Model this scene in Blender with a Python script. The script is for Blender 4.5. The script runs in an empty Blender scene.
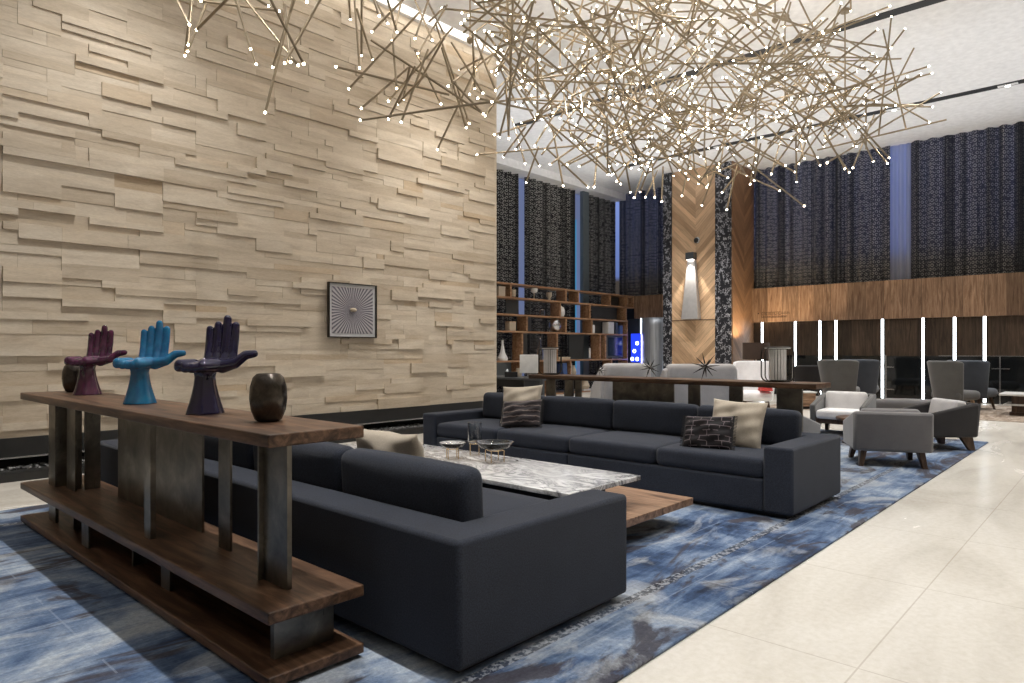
import bpy, bmesh, math, random
from mathutils import Vector, Matrix
PI = math.pi
R = math.radians
sc = bpy.context.scene
col = sc.collection
rnd = random.Random(7)

# ------------------------------------------------------------------ camera frame helpers
H, F, CX, Y0 = 1.25, 679.0, 512.0, 349.5
TH = math.atan2(621, 679)
FW = (math.cos(TH), math.sin(TH))
RT = (math.sin(TH), -math.cos(TH))


def ray_pt(u, v, d):
    k = (u - CX) / F
    return Vector((d * (FW[0] + k * RT[0]), d * (FW[1] + k * RT[1]), H - (v - Y0) * d / F))


# ------------------------------------------------------------------ mesh helpers
class MB:
    def __init__(s):
        s.v = []; s.f = []; s.uv = None

    def add(s, vs, fs):
        o = len(s.v)
        s.v += [tuple(p) for p in vs]
        s.f += [tuple(i + o for i in f) for f in fs]
        return s

    def box(s, x0, x1, y0, y1, z0, z1, M=None):
        vs = [Vector(p) for p in ((x0, y0, z0), (x1, y0, z0), (x1, y1, z0), (x0, y1, z0), (x0, y0, z1), (x1, y0, z1), (x1, y1, z1), (x0, y1, z1))]
        if M is not None:
            vs = [M @ p for p in vs]
        return s.add(vs, [(0, 3, 2, 1), (4, 5, 6, 7), (0, 1, 5, 4), (1, 2, 6, 5), (2, 3, 7, 6), (3, 0, 4, 7)])

    def prism(s, pts, a0, a1, axis='y', M=None):
        """polygon in the two other axes, extruded along axis"""
        def mk(p, a):
            if axis == 'y': return Vector((p[0], a, p[1]))
            if axis == 'x': return Vector((a, p[0], p[1]))
            return Vector((p[0], p[1], a))
        n = len(pts)
        vs = [mk(p, a0) for p in pts] + [mk(p, a1) for p in pts]
        if M is not None: vs = [M @ p for p in vs]
        fs = [tuple(range(n))[::-1], tuple(range(n, 2 * n))] + [(i, (i + 1) % n, n + (i + 1) % n, n + i) for i in range(n)]
        return s.add(vs, fs)

    def frustum(s, c0, a0, c1, a1):
        """tapered rectangular leg: centre + half sizes at both ends"""
        vs = []
        for c, a in ((c0, a0), (c1, a1)):
            for sx, sy in ((-1, -1), (1, -1), (1, 1), (-1, 1)):
                vs.append((c[0] + sx * a[0], c[1] + sy * a[1], c[2]))
        return s.add(vs, [(0, 3, 2, 1), (4, 5, 6, 7), (0, 1, 5, 4), (1, 2, 6, 5), (2, 3, 7, 6), (3, 0, 4, 7)])

    def rbox(s, hx, hy, hz, r, c=(0, 0, 0), puff=(0, 0, 0), n=8, M=None):
        """rounded, optionally puffed box (half sizes)"""
        hh = (hx, hy, hz)
        ax = []
        for h in hh:
            rr = min(r, h * .98)
            e = [h - rr * (1 - math.sin(t * PI / 8)) for t in range(5)]
            inner = [-(h - rr) + 2 * (h - rr) * i / n for i in range(n + 1)]
            ax.append([-x for x in e[::-1][:-1]] + inner + e[1:])
        idx = {}; vs = []; fs = []

        def vert(i, j, k):
            key = (i, j, k)
            if key in idx: return idx[key]
            p = Vector((ax[0][i], ax[1][j], ax[2][k]))
            core = Vector([max(-(h - min(r, h * .98)), min(h - min(r, h * .98), q)) for h, q in zip(hh, p)])
            d = p - core
            rr = min(r, min(hh) * .98)
            if d.length > 1e-9:
                # per-axis radius
                q = core + d.normalized() * rr if abs(rr - r) < 1e-9 else core + Vector([dd for dd in d])
                p = q
            u, v_, w = p.x / hx, p.y / hy, p.z / hz
            f = lambda t: max(0, 1 - t * t)
            p = Vector((p.x + u * puff[0] * f(v_) * f(w), p.y + v_ * puff[1] * f(u) * f(w), p.z + w * puff[2] * (f(u) * f(v_)) ** .6))
            p += Vector(c)
            if M is not None: p = M @ p
            idx[key] = len(vs); vs.append(p)
            return idx[key]
        N = [len(a) - 1 for a in ax]
        for k in (0, N[2]):
            for i in range(N[0]):
                for j in range(N[1]):
                    q = [vert(i, j, k), vert(i + 1, j, k), vert(i + 1, j + 1, k), vert(i, j + 1, k)]
                    fs.append(q[::-1] if k == 0 else q)
        for j in (0, N[1]):
            for i in range(N[0]):
                for k in range(N[2]):
                    q = [vert(i, j, k), vert(i + 1, j, k), vert(i + 1, j, k + 1), vert(i, j, k + 1)]
                    fs.append(q if j == 0 else q[::-1])
        for i in (0, N[0]):
            for j in range(N[1]):
                for k in range(N[2]):
                    q = [vert(i, j, k), vert(i, j + 1, k), vert(i, j + 1, k + 1), vert(i, j, k + 1)]
                    fs.append(q[::-1] if i == 0 else q)
        return s.add(vs, fs)

    def lathe(s, prof, c=(0, 0, 0), n=28, M=None, rfun=None):
        """prof: list of (r, z)"""
        vs = []; fs = []
        for r, z in prof:
            for i in range(n):
                a = 2 * PI * i / n
                k = rfun(a, z) if rfun else 1
                p = Vector((c[0] + r * k * math.cos(a), c[1] + r * k * math.sin(a), c[2] + z))
                vs.append(M @ p if M is not None else p)
        for j in range(len(prof) - 1):
            for i in range(n):
                i2 = (i + 1) % n
                fs.append((j * n + i, j * n + i2, (j + 1) * n + i2, (j + 1) * n + i))
        if prof[0][0] > 1e-6: fs.append(tuple(range(n))[::-1])
        if prof[-1][0] > 1e-6: fs.append(tuple((len(prof) - 1) * n + i for i in range(n)))
        return s.add(vs, fs)

    def tube(s, pts, r, n=8, closed=False):
        pts = [Vector(p) for p in pts]
        m = len(pts); vs = []; fs = []
        rad = r if isinstance(r, (list, tuple)) else [r] * m
        prev = None
        for i, p in enumerate(pts):
            a = pts[(i - 1) % m] if (closed or i > 0) else p
            b = pts[(i + 1) % m] if (closed or i < m - 1) else p
            t = (b - a).normalized()
            if prev is None:
                up = Vector((0, 0, 1)) if abs(t.z) < .9 else Vector((1, 0, 0))
                x = t.cross(up).normalized()
            else:
                x = (prev - t * prev.dot(t)).normalized()
            prev = x
            y = t.cross(x)
            for k in range(n):
                an = 2 * PI * k / n
                vs.append(p + (x * math.cos(an) + y * math.sin(an)) * rad[i])
        for i in range(m if closed else m - 1):
            i2 = (i + 1) % m
            for k in range(n):
                k2 = (k + 1) % n
                fs.append((i * n + k, i * n + k2, i2 * n + k2, i2 * n + k))
        if not closed:
            fs.append(tuple(range(n))[::-1]); fs.append(tuple((m - 1) * n + k for k in range(n)))
        return s.add(vs, fs)

    def sphere(s, c, r, nu=16, nv=10, sz=1.0):
        prof = [(max(1e-7, r * math.sin(PI * j / nv)), -r * sz * math.cos(PI * j / nv)) for j in range(nv + 1)]
        prof[0] = (1e-7, -r * sz); prof[-1] = (1e-7, r * sz)
        return s.lathe(prof, c, nu)

    def mesh(s, name, smooth=True, angle=35):
        me = bpy.data.meshes.new(name)
        me.from_pydata([tuple(v) for v in s.v], [], s.f)
        me.validate(); me.update()
        bm = bmesh.new(); bm.from_mesh(me)
        bmesh.ops.remove_doubles(bm, verts=bm.verts, dist=1e-5)
        bmesh.ops.recalc_face_normals(bm, faces=bm.faces)
        bm.to_mesh(me); bm.free()
        if smooth:
            for p in me.polygons: p.use_smooth = True
            me.set_sharp_from_angle(angle=R(angle))
        return me

    def build(s, name, mat, parent=None, loc=(0, 0, 0), rot=(0, 0, 0), bevel=0, smooth=True, angle=35):
        me = s.mesh(name, smooth, angle)
        if mat: me.materials.append(mat)
        o = bpy.data.objects.new(name, me); col.objects.link(o)
        o.location = loc; o.rotation_euler = rot
        if parent: o.parent = parent
        if bevel:
            b = o.modifiers.new('edge', 'BEVEL'); b.width = bevel; b.segments = 2; b.limit_method = 'ANGLE'; b.angle_limit = R(40)
        return o


def tag(o, label, cat, group=None):
    o['label'] = label; o['category'] = cat
    if group: o['group'] = group
    return o


def thing(name, label, cat, loc=(0, 0, 0), rotz=0, group=None):
    o = bpy.data.objects.new(name, None); col.objects.link(o)
    o.empty_display_size = .1
    o.location = loc; o.rotation_euler = (0, 0, rotz)
    return tag(o, label, cat, group)


def struct(o, label=None, cat=None):
    o['kind'] = 'structure'
    if label: o['label'] = label; o['category'] = cat or 'wall'
    return o


def dup(root, loc=None, rotz=None, label=None, group=None):
    def cp(o, par):
        c = o.copy(); col.objects.link(c)
        if par: c.parent = par
        for ch in o.children: cp(ch, c)
        return c
    r = cp(root, None)
    if loc is not None: r.location = loc
    if rotz is not None: r.rotation_euler = (0, 0, rotz)
    if label: r['label'] = label
    if group: r['group'] = group
    return r


# ------------------------------------------------------------------ materials
class NT:
    def __init__(s, name):
        s.m = bpy.data.materials.new(name); s.m.use_nodes = True
        s.t = s.m.node_tree; s.n = s.t.nodes; s.l = s.t.links
        s.b = s.n['Principled BSDF']; s.out = s.n['Material Output']

    def node(s, typ, **kw):
        n = s.n.new(typ)
        for k, v in kw.items():
            if k.startswith('_'): setattr(n, k[1:], v)
            else: s.put(n.inputs[k.replace('__', ' ')], v)
        return n

    def put(s, inp, v):
        if isinstance(v, bpy.types.NodeSocket): s.l.new(v, inp)
        else:
            if hasattr(inp, 'default_value'):
                try: inp.default_value = v
                except Exception: inp.default_value = (*v, 1) if len(v) == 3 else v

    def coords(s, kind='Object', scale=(1, 1, 1), rot=(0, 0, 0), loc=(0, 0, 0)):
        c = s.n.new('ShaderNodeTexCoord'); m = s.n.new('ShaderNodeMapping')
        s.l.new(c.outputs[kind], m.inputs['Vector'])
        m.inputs['Scale'].default_value = scale; m.inputs['Rotation'].default_value = rot; m.inputs['Location'].default_value = loc
        return m.outputs['Vector']

    def noise(s, vec, scale=5, detail=4, rough=.55, dist=0):
        n = s.n.new('ShaderNodeTexNoise'); s.l.new(vec, n.inputs['Vector'])
        n.inputs['Scale'].default_value = scale; n.inputs['Detail'].default_value = detail
        n.inputs['Roughness'].default_value = rough; n.inputs['Distortion'].default_value = dist
        return n.outputs['Fac']

    def ramp(s, fac, stops, interp='LINEAR'):
        r = s.n.new('ShaderNodeValToRGB'); s.l.new(fac, r.inputs['Fac'])
        e = r.color_ramp.elements; r.color_ramp.interpolation = interp
        while len(e) < len(stops): e.new(.5)
        for el, (p, c) in zip(e, stops):
            el.position = p; el.color = (*c, 1) if len(c) == 3 else c
        return r.outputs['Color']

    def mix(s, fac, a, b, mode='MIX'):
        n = s.n.new('ShaderNodeMix'); n.data_type = 'RGBA'; n.blend_type = mode
        s.put(n.inputs[0], fac); s.put(n.inputs[6], a if isinstance(a, bpy.types.NodeSocket) else (*a, 1)); s.put(n.inputs[7], b if isinstance(b, bpy.types.NodeSocket) else (*b, 1))
        return n.outputs[2]

    def math(s, op, a, b=0.0, c=0.0):
        n = s.n.new('ShaderNodeMath'); n.operation = op
        s.put(n.inputs[0], a); s.put(n.inputs[1], b); s.put(n.inputs[2], c)
        return n.outputs[0]

    def sep(s, vec):
        n = s.n.new('ShaderNodeSeparateXYZ'); s.l.new(vec, n.inputs[0]); return n.outputs

    def comb(s, x, y, z=0.0):
        n = s.n.new('ShaderNodeCombineXYZ'); s.put(n.inputs[0], x); s.put(n.inputs[1], y); s.put(n.inputs[2], z); return n.outputs[0]

    def bump(s, h, strength=.2, dist=.01):
        n = s.n.new('ShaderNodeBump'); s.l.new(h, n.inputs['Height'])
        n.inputs['Strength'].default_value = strength; n.inputs['Distance'].default_value = dist
        s.l.new(n.outputs['Normal'], s.b.inputs['Normal'])

    def set(s, **kw):
        for k, v in kw.items(): s.put(s.b.inputs[k.replace('__', ' ')], v)
        return s


def plain(name, c, rough=.5, metal=0., **kw):
    t = NT(name)
    v = t.coords('Object')
    n = t.noise(v, 9, 3)
    t.set(Base__Color=t.ramp(n, [(.3, tuple(x * .92 for x in c)), (.7, tuple(min(1, x * 1.06) for x in c))]), Roughness=rough, Metallic=metal, **kw)
    return t.m


def fabric(name, c, var=.25, scale=260, sheen=.25, bump=.25):
    t = NT(name)
    v = t.coords('Object')
    n = t.noise(v, scale, 2, .6); n2 = t.noise(v, 5, 4)
    a = t.ramp(n, [(.3, tuple(x * (1 - var) for x in c)), (.7, tuple(x * (1 + var) for x in c))])
    b = t.ramp(n2, [(.3, (.9, .9, .9)), (.7, (1.08, 1.08, 1.08))])
    t.set(Base__Color=t.mix(1., a, b, 'MULTIPLY'), Roughness=.95, Sheen__Weight=sheen, Sheen__Roughness=.5, Specular__IOR__Level=.2)
    t.bump(n, bump, .002)
    return t.m


def walnut(name, axis='y', dark=(.020, .010, .006), mid=(.088, .046, .026), light=(.175, .098, .058), rough=.42, plank=.0):
    t = NT(name)
    sc_ = {'y': (9, .8, 9), 'x': (.8, 9, 9), 'z': (9, 9, .8)}[axis]
    v = t.coords('Object', sc_)
    n = t.noise(v, 2.2, 9, .66, .9)
    c = t.ramp(n, [(.34, dark), (.5, mid), (.66, light)])
    if plank:
        p = t.sep(t.coords('Object'))
        along = {'y': 0, 'x': 1, 'z': 1}[axis]
        cell = t.math('FLOOR', t.math('DIVIDE', p[along], plank))
        w = t.n.new('ShaderNodeTexWhiteNoise'); w.noise_dimensions = '1D'; t.l.new(cell, w.inputs['W'])
        c = t.mix(1., c, t.ramp(w.outputs['Value'], [(0, (.68, .66, .64)), (1, (1.35, 1.3, 1.25))]), 'MULTIPLY')
        fr = t.math('FRACT', t.math('DIVIDE', p[along], plank))
        line = t.math('LESS_THAN', fr, .03)
        c = t.mix(t.math('MULTIPLY', line, .5), c, (.02, .012, .008))
    t.set(Base__Color=c, Roughness=rough, Specular__IOR__Level=.35)
    t.bump(n, .08, .003)
    return t.m


def emit(name, c, s):
    t = NT(name)
    t.set(Base__Color=(*c, 1), Emission__Color=(*c, 1), Emission__Strength=s, Roughness=.6)
    return t.m


M = {}
M['sofa'] = fabric('sofa_fabric', (.028, .033, .047), .4, 170, .10)
M['sofa_dark'] = plain('sofa_foot_black', (.008, .008, .009), .6)
M['beige'] = fabric('beige_cushion', (.47, .41, .33), .12, 200, .2)
M['grey_pale_fab'] = fabric('pale_grey_upholstery', (.50, .49, .50), .1, 250, .2)
M['white_fab'] = fabric('white_upholstery', (.80, .79, .80), .08, 250, .2)
M['grey_fab'] = fabric('grey_velvet', (.145, .14, .145), .15, 200, .4)
M['grey_mid'] = fabric('mid_grey_velvet', (.11, .11, .11), .15, 200, .4)
M['charcoal'] = fabric('charcoal_velvet', (.030, .028, .029), .2, 200, .2)
M['slate'] = fabric('slate_velvet', (.07, .08, .1), .2, 200, .3)
M['walnut_y'] = walnut('walnut_top', 'y')
M['walnut_pale'] = walnut('walnut_table', 'y', (.10, .055, .033), (.26, .155, .095), (.42, .27, .18), .4)  # paler walnut tone for the coffee table deck and block table
M['walnut_leg'] = walnut('walnut_leg', 'z', (.03, .016, .01), (.07, .04, .026), (.13, .08, .05), .4)
M['oak_leg'] = walnut('light_leg', 'z', (.3, .2, .12), (.42, .28, .17), (.55, .38, .24), .4)
M['band'] = walnut('walnut_band', 'z', (.15, .085, .05), (.28, .175, .11), (.42, .28, .185), .4, .42)
M['dkwood'] = walnut('dark_wall_panel', 'z', (.028, .019, .014), (.06, .042, .03), (.10, .07, .05), .35, .3)
M['shelf'] = walnut('shelf_wood', 'x', (.16, .08, .04), (.32, .18, .10), (.48, .30, .18), .4)
M['white'] = plain('ceiling_white', (.80, .80, .81), .9)
M['cream'] = plain('far_wall_cream', (.62, .57, .50), .9)
M['black'] = plain('black_matte', (.010, .010, .011), .55)
M['stoneblack'] = plain('black_granite', (.022, .022, .022), .35)
M['darkgrey'] = plain('dark_grey_lacquer', (.05, .055, .06), .35)
M['midgrey'] = plain('grey_metal_paint', (.12, .15, .17), .4)
M['bronze_dk'] = plain('dark_bronze', (.05, .045, .04), .35, .8)
M['brass'] = plain('brushed_brass', (.32, .26, .18), .36, .75)
M['gold'] = plain('gold_wire', (.65, .48, .28), .25, 1.)
M['chrome'] = plain('satin_nickel', (.55, .55, .56), .25, 1.)
M['bulb'] = emit('warm_bulb', (1, .86, .66), 40.)
M['strip'] = emit('led_strip', (.86, .94, 1.), 9.)
M['cove'] = emit('cove_strip', (1, .97, .92), 1.5)
M['dl'] = emit('downlight_lens', (1, .96, .9), 10.)
M['neon_blue'] = emit('blue_neon', (.015, .05, 1.), 1.1)
M['violet'] = emit('violet_edge', (.45, .42, 1.), 3.)
M['coolstrip'] = emit('cool_white_edge', (.80, .9, 1.), 4.)
M['screen'] = plain('screen_navy', (.012, .025, .05), .15)
M['white_gloss'] = plain('white_ceramic', (.72, .72, .71), .3)
M['beige_wood'] = plain('beige_ceramic', (.5, .42, .32), .6)
M['white_slat'] = plain('white_slats', (.88, .88, .88), .4)
M['wedge'] = plain('satin_wedge_metal', (.46, .45, .45), .4, .35)
M['bluebook'] = plain('blue_book_cover', (.06, .11, .28), .5)
M['whitebook'] = plain('white_book_cover', (.66, .67, .68), .5)
M['darkbook'] = plain('dark_book_cover', (.03, .04, .06), .5)
M['red'] = plain('red_cloth', (.6, .06, .05), .8)
M['cream_pillow'] = fabric('cream_pillow', (.70, .60, .45), .1, 200, .2)
M['lampshade'] = plain('brown_shade', (.05, .028, .018), .8)
M['lampglow'] = emit('lamp_glow', (1, .82, .55), 5.)


def mat_metal_plate():
    t = NT('blackened_steel_plate')
    v = t.coords('Object', (3, 3, 3))
    n = t.noise(v, 2.2, 6, .6, .5); n2 = t.noise(t.coords('Object', (60, 60, 3)), 1.5, 3)
    t.set(Base__Color=t.ramp(n, [(.3, (.10, .095, .085)), (.55, (.19, .175, .15)), (.75, (.30, .275, .23))]), Metallic=1., Roughness=t.math('MULTIPLY_ADD', n2, .25, .2))
    return t.m


M['plate'] = mat_metal_plate()


def mat_travertine_wall():
    t = NT('travertine_blocks')
    g = t.n.new('ShaderNodeNewGeometry')
    v = t.coords('Object', (.9, 1, 6))
    n = t.noise(v, 1.8, 9, .62, .6); f = t.noise(t.coords('Object', (6, 6, 40)), 4, 5, .7)
    c = t.ramp(n, [(.28, (.51, .43, .335)), (.5, (.64, .555, .447)), (.72, (.72, .64, .53))])
    isl = t.ramp(g.outputs['Random Per Island'], [(0, (.86, .83, .79)), (.5, (1, 1, 1)), (.9, (1.07, 1.07, 1.07)), (1, (.88, .80, .70))])
    c = t.mix(1., c, isl, 'MULTIPLY')
    c = t.mix(1., c, t.ramp(f, [(.35, (.9, .89, .87)), (.6, (1.04, 1.04, 1.04))]), 'MULTIPLY')
    t.set(Base__Color=c, Roughness=.8, Specular__IOR__Level=.25)
    t.bump(f, .25, .004)
    return t.m


M['stone'] = mat_travertine_wall()


def mat_floor():
    t = NT('travertine_floor')
    v = t.coords('Object')
    n = t.noise(t.coords('Object', (.5, 1.4, 1)), 1.3, 9, .6, .8); f = t.noise(v, 28, 6, .7)
    c = t.ramp(n, [(.25, (.54, .505, .45)), (.5, (.65, .62, .565)), (.75, (.72, .695, .65))])
    c = t.mix(1., c, t.ramp(f, [(.3, (.92, .91, .88)), (.6, (1.03, 1.03, 1.03))]), 'MULTIPLY')
    p = t.sep(v)
    fx = t.math('FRACT', t.math('DIVIDE', t.math('ADD', p[0], 18 - 2.88 + .004), 1.2))
    fy = t.math('FRACT', t.math('DIVIDE', t.math('ADD', p[1], 18 - .797 + .004), .9))
    j = t.math('MAXIMUM', t.math('LESS_THAN', fx, .006), t.math('LESS_THAN', fy, .008))
    c = t.mix(t.math('MULTIPLY', j, .4), c, (.30, .25, .19))
    t.set(Base__Color=c, Roughness=t.math('MULTIPLY_ADD', n, .18, .16), Specular__IOR__Level=.4)
    return t.m


M['floor'] = mat_floor()


def mat_rug():
    t = NT('blue_patchwork_rug')
    v = t.coords('Object')
    p = t.sep(v)
    big = t.noise(v, .75, 7, .62, 1.3)
    streak = t.noise(t.coords('Object', (1.0, 7, 1)), 1.7, 8, .65, .7)
    cross = t.noise(t.coords('Object', (9, 1.2, 1)), 1.5, 5, .6)
    fine = t.noise(v, 70, 3, .7)
    m = t.math('ADD', t.math('MULTIPLY', big, .62), t.math('ADD', t.math('MULTIPLY', streak, .30), t.math('MULTIPLY', cross, .08)))
    c = t.ramp(m, [(.37, (.016, .024, .045)), (.44, (.038, .068, .14)), (.49, (.094, .142, .238)), (.54, (.185, .24, .335)), (.60, (.36, .41, .475))])
    br = t.noise(t.coords('Object', (1, 2, 1), (0, 0, .3), (3, 5, 0)), 1.05, 5, .6, 1.6)
    c = t.mix(t.ramp(br, [(.54, (0, 0, 0)), (.60, (.85, .85, .85))]), c, (.050, .042, .047))
    lt = t.noise(t.coords('Object', (1, 1.6, 1), (0, 0, 0), (9, 1, 0)), .9, 7, .62, 1.5)
    c = t.mix(t.ramp(lt, [(.53, (0, 0, 0)), (.63, (.7, .7, .7))]), c, (.40, .425, .45))
    # woven patch lines
    fx = t.math('FRACT', t.math('DIVIDE', t.math('ADD', p[0], 20.3), .62))
    fy = t.math('FRACT', t.math('DIVIDE', t.math('ADD', p[1], 20.07), .47))
    ln = t.math('MAXIMUM', t.math('LESS_THAN', fx, .014), t.math('LESS_THAN', fy, .02))
    msk = t.math('GREATER_THAN', t.noise(v, 1.9, 2), .5)
    c = t.mix(t.math('MULTIPLY', t.math('MULTIPLY', ln, msk), .25), c, (.36, .42, .52))
    # dark speckled seam
    d = t.math('LESS_THAN', t.math('ABSOLUTE', t.math('SUBTRACT', p[1], -2.087)), .028)
    sp = t.ramp(t.noise(v, 45, 2, .6), [(.46, (.012, .013, .018)), (.58, (.33, .34, .36))])
    c = t.mix(t.math("MULTIPLY", d, .7), c, sp)
    d2 = t.math('LESS_THAN', t.math('ABSOLUTE', t.math('SUBTRACT', p[1], 1.933)), .03)
    c = t.mix(t.math('MULTIPLY', d2, .6), c, sp)
    c = t.mix(1., c, t.ramp(fine, [(.3, (.78, .78, .78)), (.7, (1.18, 1.18, 1.18))]), 'MULTIPLY')
    t.set(Base__Color=c, Roughness=1., Specular__IOR__Level=.05, Sheen__Weight=.1)
    t.bump(fine, .4, .004)
    return t.m


M['rug'] = mat_rug()


def mat_brown_carpet():
    t = NT('brown_carpet')
    v = t.coords('Object')
    n = t.noise(t.coords('Object', (1, 3, 1)), 2.4, 7, .65, 1.)
    t.set(Base__Color=t.ramp(n, [(.35, (.12, .085, .06)), (.5, (.28, .22, .17)), (.65, (.45, .39, .33))]), Roughness=1.)
    return t.m


M['carpet2'] = mat_brown_carpet()


def mat_marble():
    t = NT('veined_marble')
    v = t.coords('Object', (1.2, .8, 1))
    w = t.noise(v, 3.4, 10, .68, 1.8)
    vein = t.ramp(w, [(.40, (.62, .62, .62)), (.47, (.30, .30, .31)), (.50, (.09, .09, .10)), (.53, (.42, .42, .42)), (.62, (.80, .80, .80))])
    w2 = t.noise(v, 1.2, 8, .6, 1.)
    c = t.mix(t.ramp(w2, [(.4, (.0, .0, .0)), (.62, (.65, .65, .65))]), vein, (.76, .76, .77))
    t.set(Base__Color=c, Roughness=.16)
    return t.m


M['marble'] = mat_marble()


def mat_chevron(name, axis, centre, bright):
    """V-shaped planks; axis = the horizontal object axis"""
    t = NT(name)
    p = t.sep(t.coords('Object'))
    h = p[axis]; z = p[2]
    a = t.math('ABSOLUTE', t.math('SUBTRACT', h, centre))
    s = t.math('SUBTRACT', z, t.math('MULTIPLY', a, 1.0))
    q = t.math('DIVIDE', s, .19)
    cell = t.math('FLOOR', q)
    side = t.math('MULTIPLY', t.math('GREATER_THAN', t.math('SUBTRACT', h, centre), 0.), 37.)
    w = t.n.new('ShaderNodeTexWhiteNoise'); w.noise_dimensions = '1D'; t.l.new(t.math('ADD', cell, side), w.inputs['W'])
    al = t.math('ADD', z, a)
    g = t.noise(t.comb(t.math('MULTIPLY', al, 1.5), t.math('MULTIPLY', s, 16), side), 1.4, 6, .6, .5)
    c = t.ramp(g, [(.3, tuple(x * .72 for x in bright)), (.55, bright), (.75, tuple(min(1, x * 1.15) for x in bright))])
    c = t.mix(1., c, t.ramp(w.outputs['Value'], [(0, (.66, .62, .58)), (.5, (1, 1, 1)), (1, (1.15, 1.14, 1.12))]), 'MULTIPLY')
    edge = t.math('LESS_THAN', t.math('FRACT', q), .05)
    c = t.mix(t.math('MULTIPLY', edge, .45), c, (.10, .05, .025))
    t.set(Base__Color=c, Roughness=.45)
    return t.m


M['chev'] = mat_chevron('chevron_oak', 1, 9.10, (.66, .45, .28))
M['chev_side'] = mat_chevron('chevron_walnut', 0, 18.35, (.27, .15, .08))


def mat_curtain(name, base, ringc, transl):
    t = NT(name)
    uv = t.coords('UV')
    p = t.sep(uv)
    row = t.math('FLOOR', t.math('DIVIDE', p[1], .098))
    off = t.math('MULTIPLY', t.math('MODULO', row, 2.), .05)
    x = t.math('SUBTRACT', t.math('FRACT', t.math('DIVIDE', t.math('ADD', p[0], off), .102)), .5)
    y = t.math('SUBTRACT', t.math('FRACT', t.math('DIVIDE', p[1], .098)), .5)
    ln = t.math('SQRT', t.math('ADD', t.math('MULTIPLY', x, x), t.math('MULTIPLY', y, y)))
    ring = t.math('LESS_THAN', t.math('ABSOLUTE', t.math('SUBTRACT', ln, .31)), .085)
    br = t.math('GREATER_THAN', t.noise(uv, 11, 2, .6), .44)
    band = t.ramp(t.noise(t.comb(p[0], 0., 0.), 2.1, 4, .7), [(.42, (.10, .10, .10)), (.52, (1, 1, 1))])  # dark vertical bands painted in for fold shading, also dimming the translucency
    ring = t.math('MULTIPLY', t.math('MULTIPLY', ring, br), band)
    c = t.mix(ring, base, ringc)
    t.set(Base__Color=c, Roughness=.9)
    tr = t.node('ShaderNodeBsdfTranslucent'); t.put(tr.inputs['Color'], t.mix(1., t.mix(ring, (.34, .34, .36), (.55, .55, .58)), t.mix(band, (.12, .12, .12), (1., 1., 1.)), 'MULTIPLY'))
    mx = t.node('ShaderNodeMixShader'); mx.inputs[0].default_value = transl
    t.l.new(t.b.outputs[0], mx.inputs[1]); t.l.new(tr.outputs[0], mx.inputs[2]); t.l.new(mx.outputs[0], t.out.inputs['Surface'])
    return t.m


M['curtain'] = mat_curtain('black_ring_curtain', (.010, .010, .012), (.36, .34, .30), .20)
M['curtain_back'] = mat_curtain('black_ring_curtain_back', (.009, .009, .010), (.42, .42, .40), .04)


def mat_sheer():
    t = NT('sheer_voile')
    t.set(Base__Color=(.45, .47, .55, 1), Roughness=.9)
    tr = t.node('ShaderNodeBsdfTranslucent'); tr.inputs['Color'].default_value = (.6, .62, .7, 1)
    mx = t.node('ShaderNodeMixShader'); mx.inputs[0].default_value = .65
    t.l.new(t.b.outputs[0], mx.inputs[1]); t.l.new(tr.outputs[0], mx.inputs[2]); t.l.new(mx.outputs[0], t.out.inputs['Surface'])
    return t.m


M['sheer'] = mat_sheer()


def mat_window_sky():
    t = NT('dusk_window')
    p = t.sep(t.coords('Object'))
    c = t.ramp(t.math('DIVIDE', p[2], 7.), [(.0, (.035, .028, .02)), (.505, (.045, .036, .026)), (.53, (.10, .15, .36)), (1, (.20, .28, .62))])
    t.set(Base__Color=(0, 0, 0, 1), Emission__Color=c, Emission__Strength=1.2)
    return t.m


M['dusk'] = mat_window_sky()
M['dusk2'] = emit('dusk_glass', (.16, .20, .36), .7)
M['cyan_win'] = emit('cyan_window', (.05, .24, .46), .8)


def mat_screenfab():
    t = NT('perforated_dark_screen')
    v = t.coords('Object', (1, 1, .8))
    n = t.n.new('ShaderNodeTexVoronoi'); n.feature = 'DISTANCE_TO_EDGE'; t.l.new(v, n.inputs['Vector']); n.inputs['Scale'].default_value = 21
    e = t.math('LESS_THAN', n.outputs['Distance'], .085)
    g = t.math('GREATER_THAN', t.noise(v, 9, 2), .51)
    t.set(Base__Color=t.mix(t.math('MULTIPLY', e, g), (.007, .008, .013), (.40, .40, .43)), Roughness=.5)
    return t.m


M['screenfab'] = mat_screenfab()


def mat_glaze(name, c1, c2):
    t = NT(name)
    v = t.coords('Object')
    n = t.noise(t.coords('Object', (1, 1, .5)), 12, 4, .6, .6)
    t.set(Base__Color=t.ramp(n, [(.35, c1), (.65, c2)]), Roughness=.1, Coat__Weight=.6, Coat__Roughness=.05)
    return t.m


M['hand_purple'] = mat_glaze('plum_glaze', (.035, .005, .026), (.11, .016, .06))
M['hand_blue'] = mat_glaze('azure_glaze', (.004, .105, .25), (.012, .19, .38))
M['hand_navy'] = mat_glaze('midnight_glaze', (.004, .004, .035), (.012, .006, .040))


def mat_vase():
    t = NT('mottled_metal_vase')
    n = t.noise(t.coords('Object'), 18, 6, .7, .4)
    t.set(Base__Color=t.ramp(n, [(.3, (.035, .030, .026)), (.7, (.11, .095, .08))]), Metallic=.85, Roughness=.24)
    return t.m


M['vase'] = mat_vase()


def mat_glass(name, c, rough=.02):
    t = NT(name)
    t.set(Base__Color=(*c, 1), Roughness=rough, Transmission__Weight=1., IOR=1.45)
    return t.m


M['smoke_glass'] = mat_glass('smoked_glass', (.82, .84, .86))
M['clear_glass'] = mat_glass('clear_glass', (.92, .94, .94))


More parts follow.
